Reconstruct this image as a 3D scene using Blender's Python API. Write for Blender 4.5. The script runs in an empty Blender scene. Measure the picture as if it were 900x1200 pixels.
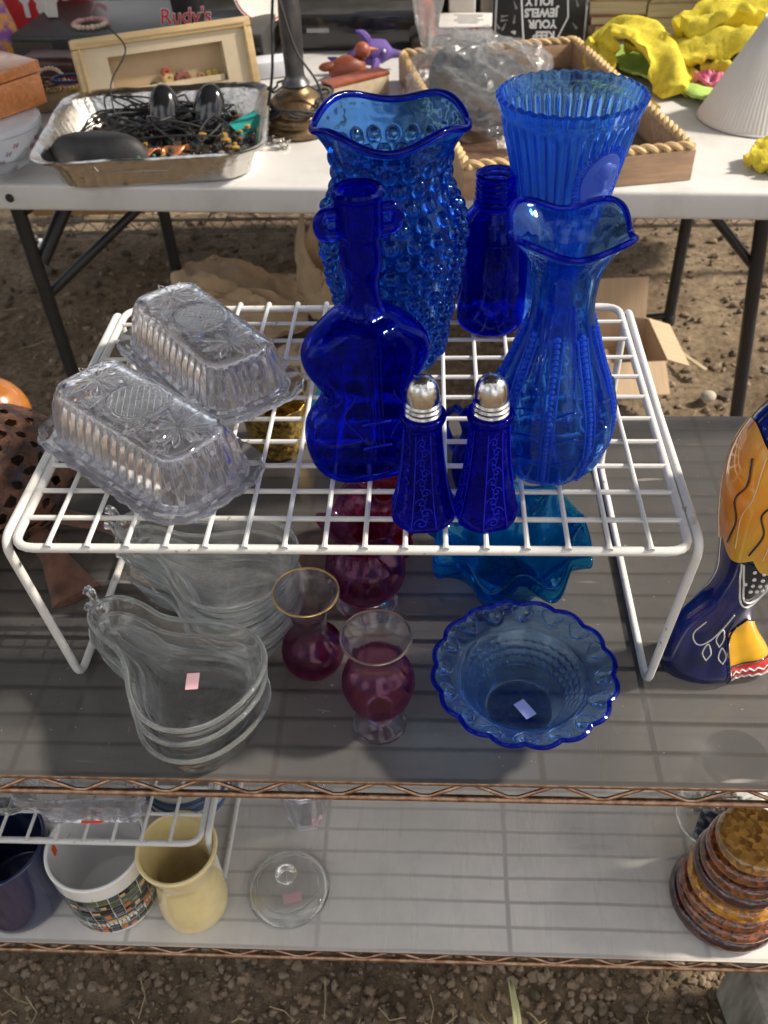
import bpy, bmesh, math, random
import numpy as np
from mathutils import Vector, Matrix
random.seed(7)
rs = np.random.RandomState(7)
PI = math.pi
SC = bpy.context.scene
COL = SC.collection
# ------------------------------------------------------------ camera
cam = bpy.data.cameras.new('camera')
cam.sensor_fit = 'VERTICAL'; cam.sensor_height = 36.0; cam.sensor_width = 27.0
cam.lens = 1083.05 / 1200 * 36
cam.clip_start = 0.01; cam.clip_end = 500
cam.dof.use_dof = True; cam.dof.focus_distance = 0.56; cam.dof.aperture_fstop = 18
camo = bpy.data.objects.new('camera', cam); COL.objects.link(camo)
pitch, roll, yaw = 0.72920, -0.04149, 0.06791
fw = Vector((-math.sin(yaw)*math.cos(pitch), math.cos(yaw)*math.cos(pitch), -math.sin(pitch)))
rt = Vector((math.cos(yaw), math.sin(yaw), 0)); up = rt.cross(fw)
r2 = math.cos(roll)*rt + math.sin(roll)*up; u2 = -math.sin(roll)*rt + math.cos(roll)*up
camo.matrix_world = Matrix(((r2.x, u2.x, -fw.x, 0.05014), (r2.y, u2.y, -fw.y, -0.38774), (r2.z, u2.z, -fw.z, 1.10793), (0, 0, 0, 1)))
SC.camera = camo
# ------------------------------------------------------------ light
SUN_EL, SUN_AZ = math.radians(42), math.radians(6)          # azimuth counted from +X towards +Y
w = bpy.data.worlds.new('World'); SC.world = w; w.use_nodes = True
wn = w.node_tree.nodes; wl = w.node_tree.links
sky = wn.new('ShaderNodeTexSky'); sky.sky_type = 'NISHITA'; sky.sun_disc = False
sky.sun_elevation = SUN_EL; sky.sun_rotation = PI/2 - SUN_AZ
sky.dust_density = 3.0; sky.air_density = 1.0
# broken white cloud, added so the glass catches bright reflections
tcs = wn.new('ShaderNodeTexCoord'); cn = wn.new('ShaderNodeTexNoise'); cn.inputs['Scale'].default_value = 2.6; cn.inputs['Detail'].default_value = 6; cn.inputs['Roughness'].default_value = .55
wl.new(tcs.outputs['Generated'], cn.inputs[0])
cr_ = wn.new('ShaderNodeValToRGB'); cr_.color_ramp.elements[0].position = .47; cr_.color_ramp.elements[1].position = .60; wl.new(cn.outputs[0], cr_.inputs[0])
mixc = wn.new('ShaderNodeMix'); mixc.data_type = 'RGBA'; wl.new(cr_.outputs[0], mixc.inputs[0]); wl.new(sky.outputs[0], mixc.inputs[6]); mixc.inputs[7].default_value = (16, 15.6, 15, 1)
wl.new(mixc.outputs[2], wn['Background'].inputs[0]); wn['Background'].inputs[1].default_value = 0.075
sl = bpy.data.lights.new('sun', 'SUN'); sl.energy = 4.0; sl.angle = math.radians(5.0); sl.color = (1, .91, .78)
so = bpy.data.objects.new('sun', sl); COL.objects.link(so)
sd = Vector((math.cos(SUN_EL)*math.cos(SUN_AZ), math.cos(SUN_EL)*math.sin(SUN_AZ), math.sin(SUN_EL)))
so.rotation_euler = sd.to_track_quat('Z', 'Y').to_euler(); so.location = sd*5
SC.view_settings.view_transform = 'Standard'; SC.view_settings.look = 'None'
SC.view_settings.exposure = 0.56; SC.view_settings.gamma = 1
SC.render.engine = 'CYCLES'
cy = SC.cycles
cy.use_denoising = True; cy.max_bounces = 20; cy.transmission_bounces = 20; cy.transparent_max_bounces = 24
cy.diffuse_bounces = 4; cy.glossy_bounces = 6; cy.sample_clamp_indirect = 12.0; cy.blur_glossy = 0.3
# levels: ground 0, lower shelf, upper shelf, rack top, table top
S2, S1, RK, TT = 0.26, 0.58, 0.7365, 0.56

# ------------------------------------------------------------ materials
MC = {}
def nt(name):
    m = bpy.data.materials.new(name); m.use_nodes = True
    t = m.node_tree; t.nodes.clear()
    return m, t, t.nodes, t.links
def noise(N, L, scale, detail=4, coord='Object', stretch=None, rough=.6):
    tc = N.new('ShaderNodeTexCoord'); mp = N.new('ShaderNodeMapping'); no = N.new('ShaderNodeTexNoise')
    L.new(tc.outputs[coord], mp.inputs[0]); L.new(mp.outputs[0], no.inputs[0])
    if stretch: mp.inputs['Scale'].default_value = stretch
    no.inputs['Scale'].default_value = scale; no.inputs['Detail'].default_value = detail; no.inputs['Roughness'].default_value = rough
    return no
def ramp(N, L, fac, stops, interp='LINEAR'):
    r = N.new('ShaderNodeValToRGB'); r.color_ramp.interpolation = interp
    e = r.color_ramp.elements
    while len(e) < len(stops): e.new(.5)
    for i, (p, c) in enumerate(stops):
        e[i].position = p; e[i].color = (*c, 1) if len(c) == 3 else c
    L.new(fac, r.inputs[0]); return r
def pm(name, col, rough=.5, metal=0, var=.15, vscale=40, bump=.1, bscale=150, spec=.5, stretch=None, col2=None, coat=0, sss=0, detail=4, alpha=None, vs=(.35, .65)):
    """plain principled material with noise colour variation, roughness variation and bump"""
    if name in MC: return MC[name]
    m, t, N, L = nt(name); MC[name] = m
    o = N.new('ShaderNodeOutputMaterial'); b = N.new('ShaderNodeBsdfPrincipled'); L.new(b.outputs[0], o.inputs[0])
    n1 = noise(N, L, vscale, detail, stretch=stretch)
    c2 = col2 if col2 else tuple(max(0, c*(1-var)) for c in col); c1 = col if col2 else tuple(min(1, c*(1+var)) for c in col)
    r = ramp(N, L, n1.outputs[0], [(vs[0], c2), (vs[1], c1)]); L.new(r.outputs[0], b.inputs['Base Color'])
    b.inputs['Metallic'].default_value = metal; b.inputs['Specular IOR Level'].default_value = spec
    mr = N.new('ShaderNodeMapRange'); L.new(n1.outputs[0], mr.inputs[0])
    mr.inputs['To Min'].default_value = max(0, rough-.08); mr.inputs['To Max'].default_value = min(1, rough+.08)
    L.new(mr.outputs[0], b.inputs['Roughness'])
    if coat: b.inputs['Coat Weight'].default_value = coat; b.inputs['Coat Roughness'].default_value = .05
    if bump:
        n2 = noise(N, L, bscale, 5, stretch=stretch); bp = N.new('ShaderNodeBump')
        bp.inputs['Strength'].default_value = bump; bp.inputs['Distance'].default_value = .002
        L.new(n2.outputs[0], bp.inputs['Height']); L.new(bp.outputs[0], b.inputs['Normal'])
    if alpha is not None: b.inputs['Alpha'].default_value = alpha
    return m
def glass(name, col, rough=.01, body=0., bodycol=None, transp=.12, bump=.15, bscale=60, ior=1.5, grad=None, vor=0):
    """real refracting glass; body = diffuse share: painted glow of refracted light, real scatter where frosted, grad = (z0, z1, colour above)"""
    if name in MC: return MC[name]
    m, t, N, L = nt(name); MC[name] = m
    o = N.new('ShaderNodeOutputMaterial'); g = N.new('ShaderNodeBsdfGlass'); tr = N.new('ShaderNodeBsdfTransparent')
    mx = N.new('ShaderNodeMixShader'); mx.inputs[0].default_value = transp
    L.new(g.outputs[0], mx.inputs[1]); L.new(tr.outputs[0], mx.inputs[2])
    g.inputs['Roughness'].default_value = rough; g.inputs['IOR'].default_value = ior
    g.inputs['Color'].default_value = (*col, 1); tr.inputs['Color'].default_value = (*[c**2 for c in col], 1)
    if grad:
        tc = N.new('ShaderNodeTexCoord'); sp = N.new('ShaderNodeSeparateXYZ'); L.new(tc.outputs['Object'], sp.inputs[0])
        st = []
        for z0, z1, ca, cb in grad: st.append((z0, ca)); st.append((z1, cb))
        sc = N.new('ShaderNodeMath'); sc.operation = 'MULTIPLY'; sc.inputs[1].default_value = 10; L.new(sp.outputs[2], sc.inputs[0])
        r = ramp(N, L, sc.outputs[0], st); L.new(r.outputs[0], g.inputs['Color']); L.new(r.outputs[0], tr.inputs['Color'])
    last = mx.outputs[0]
    if body:  # diffuse colour painted in for the glow of refracted light
        d = N.new('ShaderNodeBsdfDiffuse'); d.inputs[0].default_value = (*(bodycol or col), 1)
        tl = N.new('ShaderNodeBsdfTranslucent'); tl.inputs[0].default_value = (*(bodycol or col), 1)
        a = N.new('ShaderNodeMixShader'); L.new(d.outputs[0], a.inputs[1]); L.new(tl.outputs[0], a.inputs[2]); a.inputs[0].default_value = .5
        m2 = N.new('ShaderNodeMixShader'); m2.inputs[0].default_value = body
        L.new(last, m2.inputs[1]); L.new(a.outputs[0], m2.inputs[2]); last = m2.outputs[0]
    if bump:
        n2 = noise(N, L, bscale, 2); bp = N.new('ShaderNodeBump'); bp.inputs['Strength'].default_value = bump; bp.inputs['Distance'].default_value = .004
        L.new(n2.outputs[0], bp.inputs['Height'])
        if vor:
            tc = N.new('ShaderNodeTexCoord'); vv = N.new('ShaderNodeTexVoronoi'); vv.inputs['Scale'].default_value = vor; vv.feature = 'DISTANCE_TO_EDGE'
            L.new(tc.outputs['Object'], vv.inputs[0]); b2 = N.new('ShaderNodeBump'); b2.inputs['Strength'].default_value = .6; b2.inputs['Distance'].default_value = .003
            L.new(vv.outputs[0], b2.inputs['Height']); L.new(bp.outputs[0], b2.inputs['Normal']); bp = b2
        L.new(bp.outputs[0], g.inputs['Normal'])
    L.new(last, o.inputs[0])
    return m

# ------------------------------------------------------------ mesh tools
class MB:
    def __init__(s): s.v = []; s.f = []; s.m = []
    def add(s, V, F, mi=0):
        k = len(s.v); s.v += [tuple(map(float, p)) for p in V]; s.f += [tuple(i+k for i in f) for f in F]; s.m += [mi]*len(F); return s
    def box(s, c, d, rz=0, mi=0, M=None, taper=1.):
        x, y, z = d[0]/2, d[1]/2, d[2]/2; V = []
        for sz in (-1, 1):
            k = taper if sz > 0 else 1
            for sx, sy in ((-1, -1), (1, -1), (1, 1), (-1, 1)):
                p = Vector((sx*x*k, sy*y*k, sz*z))
                if M is not None: p = M @ p
                p = Matrix.Rotation(rz, 3, 'Z') @ p + Vector(c); V.append(p)
        return s.add(V, [(3, 2, 1, 0), (4, 5, 6, 7), (0, 1, 5, 4), (1, 2, 6, 5), (2, 3, 7, 6), (3, 0, 4, 7)], mi)
    def tube(s, P, r, n=8, closed=False, mi=0):
        P = [Vector(p) for p in P]; m = len(P); R = r if hasattr(r, '__len__') else [r]*m
        T = []
        for i in range(m):
            a = P[i-1] if (i > 0 or closed) else P[i]; b = P[(i+1) % m] if (i < m-1 or closed) else P[i]
            T.append((b-a).normalized())
        u = T[0].orthogonal().normalized(); V = []
        for i in range(m):
            u = (u - T[i]*u.dot(T[i]));
            if u.length < 1e-6: u = T[i].orthogonal()
            u.normalize(); w_ = T[i].cross(u)
            for k in range(n):
                a = 2*PI*k/n; V.append(P[i] + (u*math.cos(a)+w_*math.sin(a))*R[i])
        F = []
        for i in range(m if closed else m-1):
            j = (i+1) % m
            for k in range(n): F.append((i*n+k, i*n+(k+1) % n, j*n+(k+1) % n, j*n+k))
        if not closed: F.append(tuple(range(n-1, -1, -1))); F.append(tuple((m-1)*n+k for k in range(n)))
        return s.add(V, F, mi)
    def grid(s, A, close_v=True, cap0=False, cap1=False, mi=0, flip=False):
        nu, nv = A.shape[:2]; V = A.reshape(-1, 3).tolist(); F = []
        for i in range(nu-1):
            for k in range(nv if close_v else nv-1):
                q = (i*nv+k, i*nv+(k+1) % nv, (i+1)*nv+(k+1) % nv, (i+1)*nv+k); F.append(q[::-1] if flip else q)
        if cap0:
            c = len(V); V.append(A[0].mean(0).tolist())
            for k in range(nv): q = (c, (k+1) % nv, k); F.append(q[::-1] if flip else q)
        if cap1:
            c = len(V); V.append(A[-1].mean(0).tolist())
            for k in range(nv): q = (c, (nu-1)*nv+k, (nu-1)*nv+(k+1) % nv); F.append(q[::-1] if flip else q)
        return s.add(V, F, mi)
    def lathe(s, prof, n=48, c=(0, 0, 0), mod=None, mi=0, axis=None):
        pr = np.array(prof, float); th = np.linspace(0, 2*PI, n, endpoint=False)
        R = np.repeat(pr[:, :1], n, 1); Z = np.repeat(pr[:, 1:2], n, 1); TH = np.repeat(th[None], len(pr), 0)
        if mod: R, Z = mod(R, Z, TH)
        A = np.stack([R*np.cos(TH), R*np.sin(TH), Z], -1)
        if axis is not None:
            Mx = np.array(Vector((0, 0, 1)).rotation_difference(Vector(axis)).to_matrix()); A = A @ Mx.T
        A = A + np.array(c)
        loop = np.allclose(pr[0], pr[-1])
        return s.grid(A, True, pr[0, 0] > 1e-6 and not loop, pr[-1, 0] > 1e-6 and not loop, mi)
    def ball(s, c, r, n=12, sc=(1, 1, 1), mi=0):
        V = []; F = []; h = n//2
        A = np.zeros((h+1, n, 3))
        for i in range(h+1):
            a = PI*(i/h) ; a = min(max(a, .02), PI-.02)
            for k in range(n):
                b = 2*PI*k/n; A[i, k] = (c[0]+r*sc[0]*math.sin(a)*math.cos(b), c[1]+r*sc[1]*math.sin(a)*math.sin(b), c[2]-r*sc[2]*math.cos(a))
        return s.grid(A, True, True, True, mi)
    def poly(s, pts, z0, z1, mi=0, M=None):
        n = len(pts); V = [(x, y, z0) for x, y in pts]+[(x, y, z1) for x, y in pts]
        if M is not None: V = [M @ Vector(p) for p in V]
        F = [tuple(range(n-1, -1, -1)), tuple(range(n, 2*n))]+[(i, (i+1) % n, (i+1) % n+n, i+n) for i in range(n)]
        return s.add(V, F, mi)
    def build(s, name, mat, parent=None, smooth=True, bevel=0, angle=40, label=None, kind=None, seg=2):
        me = bpy.data.meshes.new(name); me.from_pydata(s.v, [], s.f)
        mats = mat if isinstance(mat, (list, tuple)) else [mat]
        for m in mats: me.materials.append(m)
        if len(mats) > 1: me.polygons.foreach_set('material_index', s.m)
        bm = bmesh.new(); bm.from_mesh(me)
        if bevel:
            ed = [e for e in bm.edges if len(e.link_faces) == 2 and e.calc_face_angle(0) > math.radians(30)]
            bmesh.ops.bevel(bm, geom=ed, offset=bevel, segments=seg, affect='EDGES', profile=.5, clamp_overlap=True)
        bmesh.ops.recalc_face_normals(bm, faces=bm.faces)
        if smooth:
            for f in bm.faces: f.smooth = True
            for e in bm.edges:
                if len(e.link_faces) == 2 and e.calc_face_angle(0) > math.radians(angle): e.smooth = False
        bm.to_mesh(me); bm.free(); me.update()
        o = bpy.data.objects.new(name, me); COL.objects.link(o)
        if parent is not None: o.parent = parent
        if label: o['label'] = label
        if kind: o['kind'] = kind
        return o
def thing(name, label, cat, loc=(0, 0, 0), rz=0, group=None, rot=None):
    o = bpy.data.objects.new(name, None); COL.objects.link(o); o.empty_display_size = .02
    o.location = loc; o.rotation_euler = rot if rot else (0, 0, rz); o['label'] = label; o['category'] = cat
    if group: o['group'] = group
    return o
def tag(o, label, cat, group=None, kind=None):
    o['label'] = label; o['category'] = cat
    if group: o['group'] = group
    if kind: o['kind'] = kind
    return o
def dup(root, label=None, loc=None, rz=None):
    r = root.copy(); COL.objects.link(r)
    if loc is not None: r.location = loc
    if rz is not None: r.rotation_euler = (0, 0, rz)
    if label: r['label'] = label
    for ch in list(root.children):
        c = ch.copy(); COL.objects.link(c); c.parent = r
        for g in list(ch.children):
            d = g.copy(); COL.objects.link(d); d.parent = c
    return r
def copyo(o, parent, loc=None, rot=None):
    c = o.copy(); COL.objects.link(c); c.parent = parent
    if loc is not None: c.location = loc
    if rot is not None: c.rotation_euler = rot
    return c
def sm(pts, n=40):
    """resample a polyline as a Catmull-Rom curve"""
    P = np.array(pts, float); d = np.r_[0, np.cumsum(np.linalg.norm(np.diff(P, axis=0), axis=1))]
    k = len(P); T = np.zeros_like(P)
    for i in range(k):
        a, b = max(i-1, 0), min(i+1, k-1); T[i] = (P[b]-P[a])/max(d[b]-d[a], 1e-9)
    out = []
    for t in np.linspace(0, d[-1], n):
        i = min(max(np.searchsorted(d, t, 'right')-1, 0), k-2); h = d[i+1]-d[i]; u = (t-d[i])/h
        out.append((2*u**3-3*u*u+1)*P[i]+(u**3-2*u*u+u)*h*T[i]+(-2*u**3+3*u*u)*P[i+1]+(u**3-u*u)*h*T[i+1])
    return np.array(out)
def vessel(mb, outer, thick, base, n=96, no=60, mod=None, innerscale=None, mi=0):
    """closed double walled vessel; mod(R,Z,TH,O) with O=1 on the outside, 0 inside"""
    o = sm(outer, no); o[:, 0] = np.maximum(o[:, 0], 1e-4)
    ins = o[::-1].copy(); ins[:, 0] = np.maximum(ins[:, 0]-thick, 1e-4)
    keep = ins[:, 1] > base+thick*.3; ins = ins[keep]
    top = o[-1]; rim = [(top[0]-thick/2+thick/2*math.cos(a), top[1]+thick/2*math.sin(a)) for a in np.linspace(PI/6, PI*5/6, 5)]
    ri = ins[-1, 0]
    P = [(o[0, 0]*f, o[0, 1]) for f in (.35, .7)]+o.tolist()+rim+ins.tolist()+[(ri*.96, base+thick*.1), (ri*.85, base), (ri*.5, base), (ri*.2, base)]
    P = np.array(P); O = np.r_[np.ones(len(o)+2), .5*np.ones(5), np.zeros(len(P)-len(o)-7)]
    th = np.linspace(0, 2*PI, n, endpoint=False)
    R = np.repeat(P[:, :1], n, 1); Z = np.repeat(P[:, 1:2], n, 1); TH = np.repeat(th[None], len(P), 0); OO = np.repeat(O[:, None], n, 1)
    if mod: R, Z = mod(R, Z, TH, OO)
    A = np.stack([R*np.cos(TH), R*np.sin(TH), Z], -1)
    return mb.grid(A, True, True, True, mi)
def rrect(w_, h_, r, n=10):
    pts = []
    for cx, cy_, a0 in ((w_/2-r, h_/2-r, 0), (-w_/2+r, h_/2-r, PI/2), (-w_/2+r, -h_/2+r, PI), (w_/2-r, -h_/2+r, 1.5*PI)):
        for k in range(n+1):
            a = a0+PI/2*k/n; pts.append((cx+r*math.cos(a), cy_+r*math.sin(a)))
    return pts
def resample(pts, n):
    P = np.array(pts+[pts[0]], float); d = np.r_[0, np.cumsum(np.linalg.norm(np.diff(P, axis=0), axis=1))]
    t = np.linspace(0, d[-1], n, endpoint=False)
    return np.stack([np.interp(t, d, P[:, i]) for i in range(P.shape[1])], -1)
def text(name, s, size, mat, parent, loc, rot, ext=.0004, align='CENTER', bold=0, shear=0):
    cu = bpy.data.curves.new(name, 'FONT'); cu.body = s; cu.size = size; cu.extrude = ext; cu.align_x = align; cu.align_y = 'CENTER'
    cu.offset = bold; cu.shear = shear; cu.resolution_u = 3
    t = bpy.data.objects.new(name+'_tmp', cu); COL.objects.link(t); bpy.context.view_layer.update()
    me = bpy.data.meshes.new_from_object(t.evaluated_get(bpy.context.evaluated_depsgraph_get()))
    bpy.data.objects.remove(t); me.materials.clear(); me.materials.append(mat)
    o = bpy.data.objects.new(name, me); COL.objects.link(o); o.parent = parent; o.location = loc; o.rotation_euler = rot
    return o
# ============================================================ SETTING
def nz(x, y, s=1., seed=0.):
    from mathutils import noise as mn
    return mn.fractal(Vector((x*s+seed, y*s-seed, seed)), .9, 2.1, 5)
def ground_axis(lo, hi, step, far):
    c = list(np.arange(lo, hi+1e-6, step)); g = step; a = lo; b = hi; L_ = []; R_ = []
    while a > -far: g *= 1.35; a -= g; L_.append(a)
    g = step
    while b < far: g *= 1.35; b += g; R_.append(b)
    return L_[::-1]+c+R_
gx = ground_axis(-1.5, 1.2, .014, 120); gy = ground_axis(-.25, 2.5, .014, 120)
def gh(x, y): return .012*nz(x, y, 2.2, 3.1)+.006*nz(x, y, 11, 7.7)+.003*nz(x, y, 40, 1.7)-.008
A = np.array([[(x, y, gh(x, y) if abs(x) < 3 and abs(y) < 5 else -.008) for x in gx] for y in gy])
m, t, N, L = nt('dirt')
o = N.new('ShaderNodeOutputMaterial'); b = N.new('ShaderNodeBsdfPrincipled'); L.new(b.outputs[0], o.inputs[0])
n1 = noise(N, L, 3, 6); n2 = noise(N, L, 60, 8, rough=.75); n3 = noise(N, L, 260, 6, rough=.8)
r1 = ramp(N, L, n1.outputs[0], [(.35, (.21, .15, .095)), (.65, (.40, .31, .21))])
r2_ = ramp(N, L, n2.outputs[0], [(.3, (.35, .33, .3)), (.55, (1, 1, 1)), (.75, (1.5, 1.45, 1.35))])
mm = N.new('ShaderNodeMix'); mm.data_type = 'RGBA'; mm.blend_type = 'MULTIPLY'; mm.inputs[0].default_value = 1
L.new(r1.outputs[0], mm.inputs[6]); L.new(r2_.outputs[0], mm.inputs[7]); L.new(mm.outputs[2], b.inputs['Base Color'])
b.inputs['Roughness'].default_value = .95; b.inputs['Specular IOR Level'].default_value = .2
ad = N.new('ShaderNodeMath'); L.new(n2.outputs[0], ad.inputs[0]); L.new(n3.outputs[0], ad.inputs[1])
bp = N.new('ShaderNodeBump'); bp.inputs['Strength'].default_value = 1; bp.inputs['Distance'].default_value = .008; L.new(ad.outputs[0], bp.inputs['Height']); L.new(bp.outputs[0], b.inputs['Normal'])
DIRT = m
g_ = MB().grid(A, close_v=False).build('ground', DIRT); g_['kind'] = 'structure'
# stones and crumbs of soil (nobody could count them)
ico = bmesh.new(); bmesh.ops.create_icosphere(ico, subdivisions=1, radius=1); IV = np.array([v.co[:] for v in ico.verts]); IF = [tuple(v.index for v in f.verts) for f in ico.faces]; ico.free()
def stones(n, x0, x1, y0, y1, s0, s1, mats, name):
    mb = MB()
    for i in range(n):
        x = rs.uniform(x0, x1); y = rs.uniform(y0, y1); s = s0+(s1-s0)*rs.rand()**3.2
        V = IV*(1+.3*rs.uniform(-1, 1, (12, 1)))*s*rs.uniform(.6, 1.2, 3)
        a = rs.uniform(0, 6.28); c, d = math.cos(a), math.sin(a)
        V = np.stack([V[:, 0]*c-V[:, 1]*d, V[:, 0]*d+V[:, 1]*c, V[:, 2]*.8], -1)+(x, y, gh(x, y)+s*.25)
        mb.add(V, IF, rs.choice([0, 0, 0, 2, 2, 1]))
    ob = mb.build(name, mats, smooth=False); ob['kind'] = 'stuff'; ob['label'] = 'crumbs of brown soil and small pale stones lying on the dirt ground'; ob['category'] = 'gravel'
ST = [pm('soil_crumb', (.20, .145, .095), .95, var=.3, bump=.6, bscale=400), pm('stone_grey', (.22, .175, .125), .9, var=.25, bump=.4, bscale=300), pm('stone_dark', (.1, .075, .05), .95, var=.3, bump=.5, bscale=300)]
stones(9000, -.5, .5, -.16, .13, .0010, .0075, ST, 'gravel')
stones(5000, -1.1, 1., .45, 2.3, .002, .014, ST, 'gravel')
mb = MB()
for i in range(230):
    if i < 120: x, y = rs.uniform(-.45, .45), rs.uniform(-.12, .01)
    else: x, y = rs.uniform(-1, .9), rs.uniform(.6, 1.8)
    a = rs.uniform(0, PI); l = rs.uniform(.01, .045)*(1 if i < 120 else 1.6); z = gh(x, y)+.006; bend = rs.uniform(-.3, .3)*l
    mb.tube([(x, y, z), (x+math.cos(a)*l*.5-math.sin(a)*bend, y+math.sin(a)*l*.5+math.cos(a)*bend, z+.001), (x+math.cos(a)*l, y+math.sin(a)*l, z+rs.uniform(-.001, .002))], rs.uniform(.0004, .0009), 4)
st = mb.build('straw', pm('straw', (.42, .33, .18), .8, var=.3)); tag(st, 'scattered dry straw stalks lying on the dirt ground', 'straw', kind='stuff')
# dry leaf blade hanging over the soil at the bottom of the frame
lf = MB(); pts = []
for i in range(9):
    u = i/8; cx_ = .128+.006*math.sin(u*3); y_ = -.02-.08*u; wd = .0035*math.sin(PI*(.15+.8*u)); pts.append([(cx_-wd, y_, .175-.03*u), (cx_, y_, .172-.03*u), (cx_+wd, y_, .175-.03*u)])
lf.grid(np.array(pts), False)
o_ = lf.build('dry_leaf', pm('dry_leaf', (.5, .5, .25), .7, var=.2, stretch=(1, .1, 1)))
tag(o_, 'long pale yellow-green dry leaf blade drooping below the lower shelf edge', 'leaf')
sol = o_.modifiers.new('thick', 'SOLIDIFY'); sol.thickness = .0006

# unseen market canopy over the stall, darkened to keep sky reflections off the glass
CAN = MB(); t = thing('market_canopy', 'unseen dark fabric market canopy on thin poles over the stall', 'canopy', (0, 0, 0))
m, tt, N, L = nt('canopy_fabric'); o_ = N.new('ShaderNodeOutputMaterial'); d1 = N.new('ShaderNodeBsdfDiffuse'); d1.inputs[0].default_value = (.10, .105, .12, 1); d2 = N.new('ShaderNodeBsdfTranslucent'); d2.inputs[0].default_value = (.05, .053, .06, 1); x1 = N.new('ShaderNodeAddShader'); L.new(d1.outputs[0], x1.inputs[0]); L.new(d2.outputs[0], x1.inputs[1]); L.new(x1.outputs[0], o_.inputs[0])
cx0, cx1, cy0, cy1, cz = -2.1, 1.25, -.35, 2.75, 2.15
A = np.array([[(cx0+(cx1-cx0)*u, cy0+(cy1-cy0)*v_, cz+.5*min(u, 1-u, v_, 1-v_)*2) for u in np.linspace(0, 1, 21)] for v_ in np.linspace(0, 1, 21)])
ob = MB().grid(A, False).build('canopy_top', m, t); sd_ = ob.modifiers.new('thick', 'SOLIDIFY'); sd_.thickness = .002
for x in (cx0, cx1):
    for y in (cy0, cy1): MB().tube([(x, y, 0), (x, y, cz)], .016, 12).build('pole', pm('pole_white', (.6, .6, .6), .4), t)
# ============================================================ BIG WIRE SHELVING UNIT
COPPER = pm('tarnished_chrome', (.50, .34, .23), .30, metal=.9, var=.35, vscale=120, bump=.25, bscale=500, col2=(.24, .12, .07), detail=6)
DARKW = pm('dull_wire', (.030, .024, .020), .6, metal=0, var=.3, vscale=90, bump=.2)
unit = thing('wire_shelving', 'tarnished copper-brown wire shelving unit carrying the glassware on two shelves', 'shelving', (0, 0, 0))
def wire_shelf(z, y0, y1, x0=-.62, x1=.62, par=unit, rod=COPPER, wire=DARKW, pitch_=.058, hgt=.019, step=.0235, sup=(-.41, -.2, .0, .2, .40), rr=.0026):
    for yy, tr in ((y0, 1), (y1, 1)):
        MB().tube([(x0, yy, z), (x1, yy, z)], rr, 10).build('rail', rod, par)
        MB().tube([(x0, yy, z-hgt), (x1, yy, z-hgt)], rr, 10).build('rail', rod, par)
        P = []; n = int((x1-x0)/pitch_*2)
        for i in range(n+1): P.append((x0+i*pitch_/2, yy, z-(hgt-.001)*(i % 2)-.0005))
        Q = [P[0]]
        for a, b in zip(P, P[1:]):
            a = np.array(a); b = np.array(b); Q += [tuple(a+(b-a)*.12), tuple(a+(b-a)*.88)]
        MB().tube(Q, .0014, 7).build('truss_wire', rod, par)
    n = int((y1-y0)/step); w0 = None
    for i in range(1, n):
        if w0 is None: w0 = MB().tube([(x0, 0, 0), (x1, 0, 0)], .0017, 6).build('shelf_wire', wire, par); w0.location = (0, y0+i*step, z+.0012)
        else: copyo(w0, par, (0, y0+i*step, z+.0012))
    s0 = None
    for x in sup:
        if s0 is None: s0 = MB().tube([(0, y0, 0), (0, y1, 0)], .0022, 6).build('cross_wire', wire, par); s0.location = (x, 0, z-.0027)
        else: copyo(s0, par, (x, 0, z-.0027))
Y0, Y1 = -.0560, .338
wire_shelf(S1-.005, Y0, Y1); wire_shelf(S2-.005, Y0+.026, Y1+.02, sup=(-.41, -.2, .0, .125, .30))
for x in (-.62, .62):
    for y in (Y0, Y1+.02):
        MB().tube([(x, y, .0), (x, y, 1.0)], .0125, 16).build('post', COPPER, unit)
        MB().lathe([(.016, -.01), (.017, 0), (.017, .03), (.015, .035)], 16, (x, y, S1-.02)).build('collar', COPPER, unit)
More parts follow.
